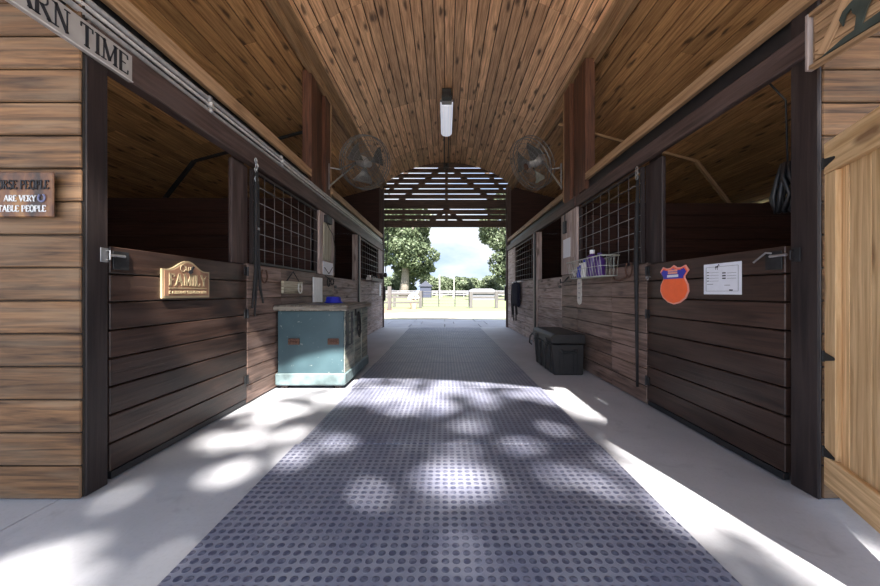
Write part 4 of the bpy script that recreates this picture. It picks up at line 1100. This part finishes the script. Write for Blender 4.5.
def clumps(cx, cy, cz, rx, rz, k, r0, r1):
    out = []
    for i in range(k):
        d = rng.normal(size=3); d /= np.linalg.norm(d); q = rng.uniform(.35, 1)
        rr = rng.uniform(r0, r1)
        out.append((cx+d[0]*rx*q, cy+d[1]*rx*q*.7, cz+d[2]*rz*q, rr, rr*.75))
    return out
YT = 70.
tree('oak_tree', 'broad leafy oak left of centre beyond the pasture fence', -8.0, YT, 20, .8,
     clumps(-8.2, YT, 12.2, 7.4, 7.0, 40, 1.6, 2.8) + clumps(-6, YT+2, 5.5, 5, 2.2, 14, 1.0, 1.8), 26000, .30, 'leaf')
tree('oak_tree', 'tall leafy oak on the right beyond the pasture fence', 14.2, YT, 20, .8,
     clumps(13.0, YT, 12.8, 6.6, 6.5, 40, 1.6, 2.8) + clumps(12.3, YT-1, 5.0, 4.8, 3.6, 24, 1.2, 2.2), 28000, .30, 'leaf2')
hz = [(-8.5, 9.5, 'leaf2', 'pale leafy tree filling the gap below the big left oak on the horizon'), (-2.2, 5.8, 'leaf2', 'rounded low tree just right of the big left oak on the horizon'), (2.6, 4.7, 'leaf2', 'pale low tree in the middle of the horizon, left one'), (6.6, 5.6, 'leaf', 'darker low tree in the middle of the horizon beside the right oak'), (10.5, 5.6, 'leaf2', 'low bushy tree in front of the right oak trunk on the horizon'), (-12, 5.5, 'leaf', 'low dark tree behind the left oak trunk')]
for (x, hh, mt, lb) in hz:
    yy_ = 84 + rng.uniform(-2, 6)
    tree('horizon_tree', lb, x*1.15, yy_, hh, .3, clumps(x*1.15, yy_, hh*.45, 4.2, hh*.36, 22, 1.1, 1.9), 8000, .28, mt, group='low trees along the horizon')

# yard oak behind the camera: its crown throws the dappled shade on the floor
SUN = V((-.20, .876, -1.0)).normalized()
sx_, sy_ = -.20, .876
spots = [(450,481,1.5),(376,496,.8),(339,447,1.1),(297,460,1.0),(425,407,2.0),(364,401,1.6),(548,401,1.0),(523,447,.9),(548,432,.9),(560,478,.8),
         (695,503,2.2),(660,475,1.6),(640,462,1.2),(609,490,.9),(229,472,1.0),(262,436,1.2),(280,412,1.4),(215,440,.7),(60,560,1.3),(20,590,1.8),(600,415,1.3),(580,400,1.3),
         (735,528,.9),(850,570,1.8),(480,400,1.2),(520,395,1.2),(395,395,1.4),(330,395,1.2),(450,392,1.5),(155,520,.7),(300,430,.9),(470,500,.5),(630,440,1.0),(120,500,.8),(480,430,.7),(400,440,.6)]
SP = []
for (px, py, k) in spots:
    Yf = 336/(py-292); SP.append(((px-445)/FPX*Yf, Yf, .142*k*(.6+.22*Yf)))
SP += [(-1.3, 3.4, .35), (-1.6, 3.3, .35), (-1.2, 3.75, .3), (-1.75, 2.9, .30)]
SPa = np.array(SP)
def keep(p):  # crown gaps shaped so the sun patches land on chosen floor spots
    fxp = p[:, 0] + sx_*p[:, 2]; fyp = p[:, 1] + sy_*p[:, 2]
    ok = np.ones(len(p), bool)
    wob = .25*np.sin(fxp*9+1.3)*np.sin(fyp*8) + .18*np.sin(fxp*19)*np.cos(fyp*17+2)
    rnd_ = rng.uniform(0, 1, len(p))
    holes = np.sin(fxp*6.1+2)*np.sin(fyp*5.3+1)+np.sin(fxp*11.7)*np.cos(fyp*10.1)
    ok &= ~((holes > 1.05) & (rnd_ > .35))
    for (x, y, r) in SP:
        d = np.hypot(fxp-x, (fyp-y)*1.15)/(r)
        ok &= ~((d < 1 + wob*.6) & (rnd_ > .05 + .3*np.clip(d-.6, 0, 1)))
    # leaves thinned so a band of sun reaches the far part of the floor
    thin = (fyp > 3.25) & (fyp < 4.6) & (fxp > -1.95) & (fxp < 1.3) & (np.sin(fxp*7.3+.5) + np.sin(fyp*9) > -.9)
    ok &= ~(thin & (rnd_ > .05))
    return ok
t = thing('yard_oak', 'tall leafy oak standing in the yard behind the viewpoint', 'tree', (6.5, -9, -.06))
mb = MB(); mb.tube([(6.7, -9.2, -.1), (6.5, -9, 2), (6.2, -9, 5), (5.2, -8.8, 8), (4.2, -8.6, 10.5)], [.55,.42,.36,.26,.1], 12)
mb.build('trunk', M['bark'], t, smooth=True)
bl = [(2.3+ix*1.5, -7.9+iy*1.45, 11.0+.5*math.sin(ix*2.1+iy), 1.5, .9) for ix in range(-5, 6) for iy in range(-2, 4)]
leaves('foliage', M['leafshade'], bl, 80000, .12, t, keep)

# ------------------------------------------------------------------ fences, gate and outbuildings
FY = 22.0
def post(x, y, z, r, label, grp='fence posts beyond the apron'):
    mb = MB(); mb.box(x-r, x+r, y-r, y+r, -.06, z); tag(mb.build('fence_post', M['fence'], bevel=.01), label, 'post', grp)
gxl, gxr = (420.5-445)/FPX*FY, (471-445)/FPX*FY
post(gxl, FY, 1.03, .09, 'wooden gate post left of the metal field gate')
post(gxr, FY, .98, .10, 'wooden gate post right of the metal field gate')
post((389.5-445)/FPX*19.5, 19.5, 1.27, .10, 'tall fence post nearest the left edge of the opening')
post((394.5-445)/FPX*24, 24, .80, .08, 'shorter fence post just behind the tall left fence post')
post((496.5-445)/FPX*FY, FY, 1.02, .10, 'fence post in the middle of the right-hand rails')
post((520-445)/FPX*FY, FY, 1.02, .10, 'fence post hidden at the right edge of the opening')
def rails(label, a, b, zs, w=.13):
    mb = MB()
    for z in zs: mb.bar((a[0], a[1], z), (b[0], b[1], z), .04, w)
    tag(mb.build('fence_rails', M['fence'], bevel=.005), label, 'fence')
rails('grey wooden fence rails running left from the field gate', (gxl-.11, FY), ((360-445)/FPX*FY, FY), (.82, .62, .30))
rails('grey wooden fence rails between the right gate post and next post', (gxr+.12, FY), ((496.5-445)/FPX*FY-.12, FY), (.90, .62))
rails('grey wooden fence rails running right out of view', ((496.5-445)/FPX*FY+.12, FY), ((520-445)/FPX*FY-.12, FY), (.90, .50))
t = thing('field_gate', 'thin metal tube gate closing the pasture fence in the middle', 'gate', (gxl+.1, FY, 0))
mb = MB()
xa, xb = gxl+.14, gxr-.13
for z in (.06, .24, .42, .62, .82, .98): mb.tube([(xa, FY, z), (xb, FY, z)], .018, 6)
mb.build('rails', M['iron'], t)
for x in (xa, (438.8-445)/FPX*FY, (455-445)/FPX*FY, xb):
    mb = MB(); mb.tube([(x, FY-.0, .04), (x, FY, 1.04)], .026, 6); mb.build('upright', M['iron'], t)
# far fence
mb = MB()
for k in range(30):
    x = -30 + k*2.1; mb.box(x-.06, x+.06, 66.94, 67.06, -.06, 1.25)
for z in (.45, .82, 1.15): mb.box(-31, 32, 66.88, 66.93, z-.07, z+.07)
tag(mb.build('pasture_fence', plain('whitewashed_timber', (.22,.215,.24), .8)), 'long pale post and rail fence far across the pasture', 'fence')
# poles
for (px, top, lb) in ((439.5, 275, 'slim white pole left of the middle, far across the pasture'), (454, 277, 'slim pale pole right of the middle, far across the pasture')):
    mb = MB(); q = P(px, top, 55); mb.tube([(q.x, 55, -.06), (q.x, 55, q.z)], .11 if px < 450 else .07, 8); tag(mb.build('yard_pole', M['greypvc']), lb, 'pole', 'poles across the pasture')
# low shed with pale roof
t = thing('low_shed', 'low shed with pale metal roof beyond the right-hand fence rails', 'shed', (4.4, 48, 0))
mb = MB(); mb.box(3.4, 6.6, 46.6, 49.5, -.06, .75); mb.build('walls', plain('shed_wall', (.12,.125,.15), .8), t)
mb = MB(); mb.prism([(2.9,.74),(7.1,.74),(6.6,1.22),(6.2,1.40),(3.9,1.40),(3.4,1.22)], (0, 46.4, 0), UX, UZ, UY, 3.3); mb.build('roof', plain('zinc_roof', (.18,.18,.21), .5), t)
t = thing('blue_barn', 'small blue-grey building between the left tree trunks', 'building', (-4, 60, 0))
mb = MB(); mb.box(-4.3, -2.4, 60, 63, -.06, 1.9); mb.build('walls', plain('blue_siding', (.025,.03,.055), .8), t)
mb = MB(); mb.prism([(-4.6,1.9),(-2.1,1.9),(-3.3,2.9)], (0, 59.8, 0), UX, UZ, UY, 3.4); mb.build('roof', plain('slate_roof', (.03,.033,.055), .7), t)
# white blossom clump and clay patch by the left fence
t = thing('flower_pot', 'clump of white flowers in a low pot by the left fence rails', 'plant', (-1.95, 21.4, 0))
mb = MB(); mb.lathe((-1.9, 21.3, -.06), [(0,0),(.16,0),(.24,.34),(.20,.34),(0,.30)], n=16); mb.build('pot', plain('clay_pot', (.42,.24,.18), .8), t)
leaves('blossoms', plain('white_petals', (.42,.43,.42), .7), [(-2.05,21.3,.62,.22,.20),(-1.78,21.3,.64,.22,.20),(-1.92,21.3,.74,.2,.14)], 700, .05, t)
mb = MB(); ring = []
for k in range(20):
    a = 2*math.pi*k/20; ring.append((-3.2+2.6*math.cos(a)*(1+.12*math.sin(3*a)), 19.2+1.9*math.sin(a)*(1+.1*math.cos(4*a)), -.052))
mb.face(ring); tag(mb.build('clay_patch', M['mulch']), 'reddish bare clay patch by the left fence posts', 'soil', kind='stuff')

# ------------------------------------------------------------------ light
w = bpy.data.worlds.new('sky'); SC.world = w; w.use_nodes = True; nt = w.node_tree
bg = nt.nodes['Background']; tc = N(nt, 'ShaderNodeTexCoord')
mp = N(nt, 'ShaderNodeMapping'); mp.inputs['Scale'].default_value = (1, 1, 2.6); nt.links.new(tc.outputs['Generated'], mp.inputs[0])
cl = N(nt, 'ShaderNodeTexNoise'); cl.inputs['Scale'].default_value = 3.2; cl.inputs['Detail'].default_value = 7; cl.inputs['Roughness'].default_value = .55
nt.links.new(mp.outputs[0], cl.inputs['Vector'])
sky = mix(nt, (.46,.60,.86), (.80,.84,.90), ramp(nt, cl.outputs[0], [(.40, (0,0,0)), (.60, (1,1,1))]))
# the sky is brighter around the sun, behind the viewpoint
dt = N(nt, 'ShaderNodeVectorMath'); dt.operation = 'DOT_PRODUCT'; nt.links.new(tc.outputs['Generated'], dt.inputs[0]); dt.inputs[1].default_value = tuple(-SUN)
mr = N(nt, 'ShaderNodeMapRange'); mr.inputs['From Min'].default_value = -.1; mr.inputs['From Max'].default_value = .95; mr.inputs['To Min'].default_value = 1.0; mr.inputs['To Max'].default_value = 2.6
nt.links.new(dt.outputs['Value'], mr.inputs['Value'])
vs = N(nt, 'ShaderNodeVectorMath'); vs.operation = 'SCALE'; nt.links.new(sky, vs.inputs[0]); nt.links.new(mr.outputs[0], vs.inputs['Scale'])
nt.links.new(vs.outputs[0], bg.inputs['Color']); bg.inputs['Strength'].default_value = 1.0
sl = bpy.data.lights.new('sun', 'SUN'); sl.energy = 21; sl.angle = math.radians(.8); sl.color = (1, .95, .86)
so = bpy.data.objects.new('sun', sl); COL.objects.link(so); so.rotation_euler = SUN.to_track_quat('-Z', 'Y').to_euler(); so.location = (3, -8, 14)

SC.view_settings.view_transform = 'Standard'; SC.view_settings.look = 'None'; SC.view_settings.gamma = 1
SC.view_settings.use_curve_mapping = False
SC.view_settings.exposure = 0.55
SC.cycles.max_bounces = 10; SC.cycles.diffuse_bounces = 7
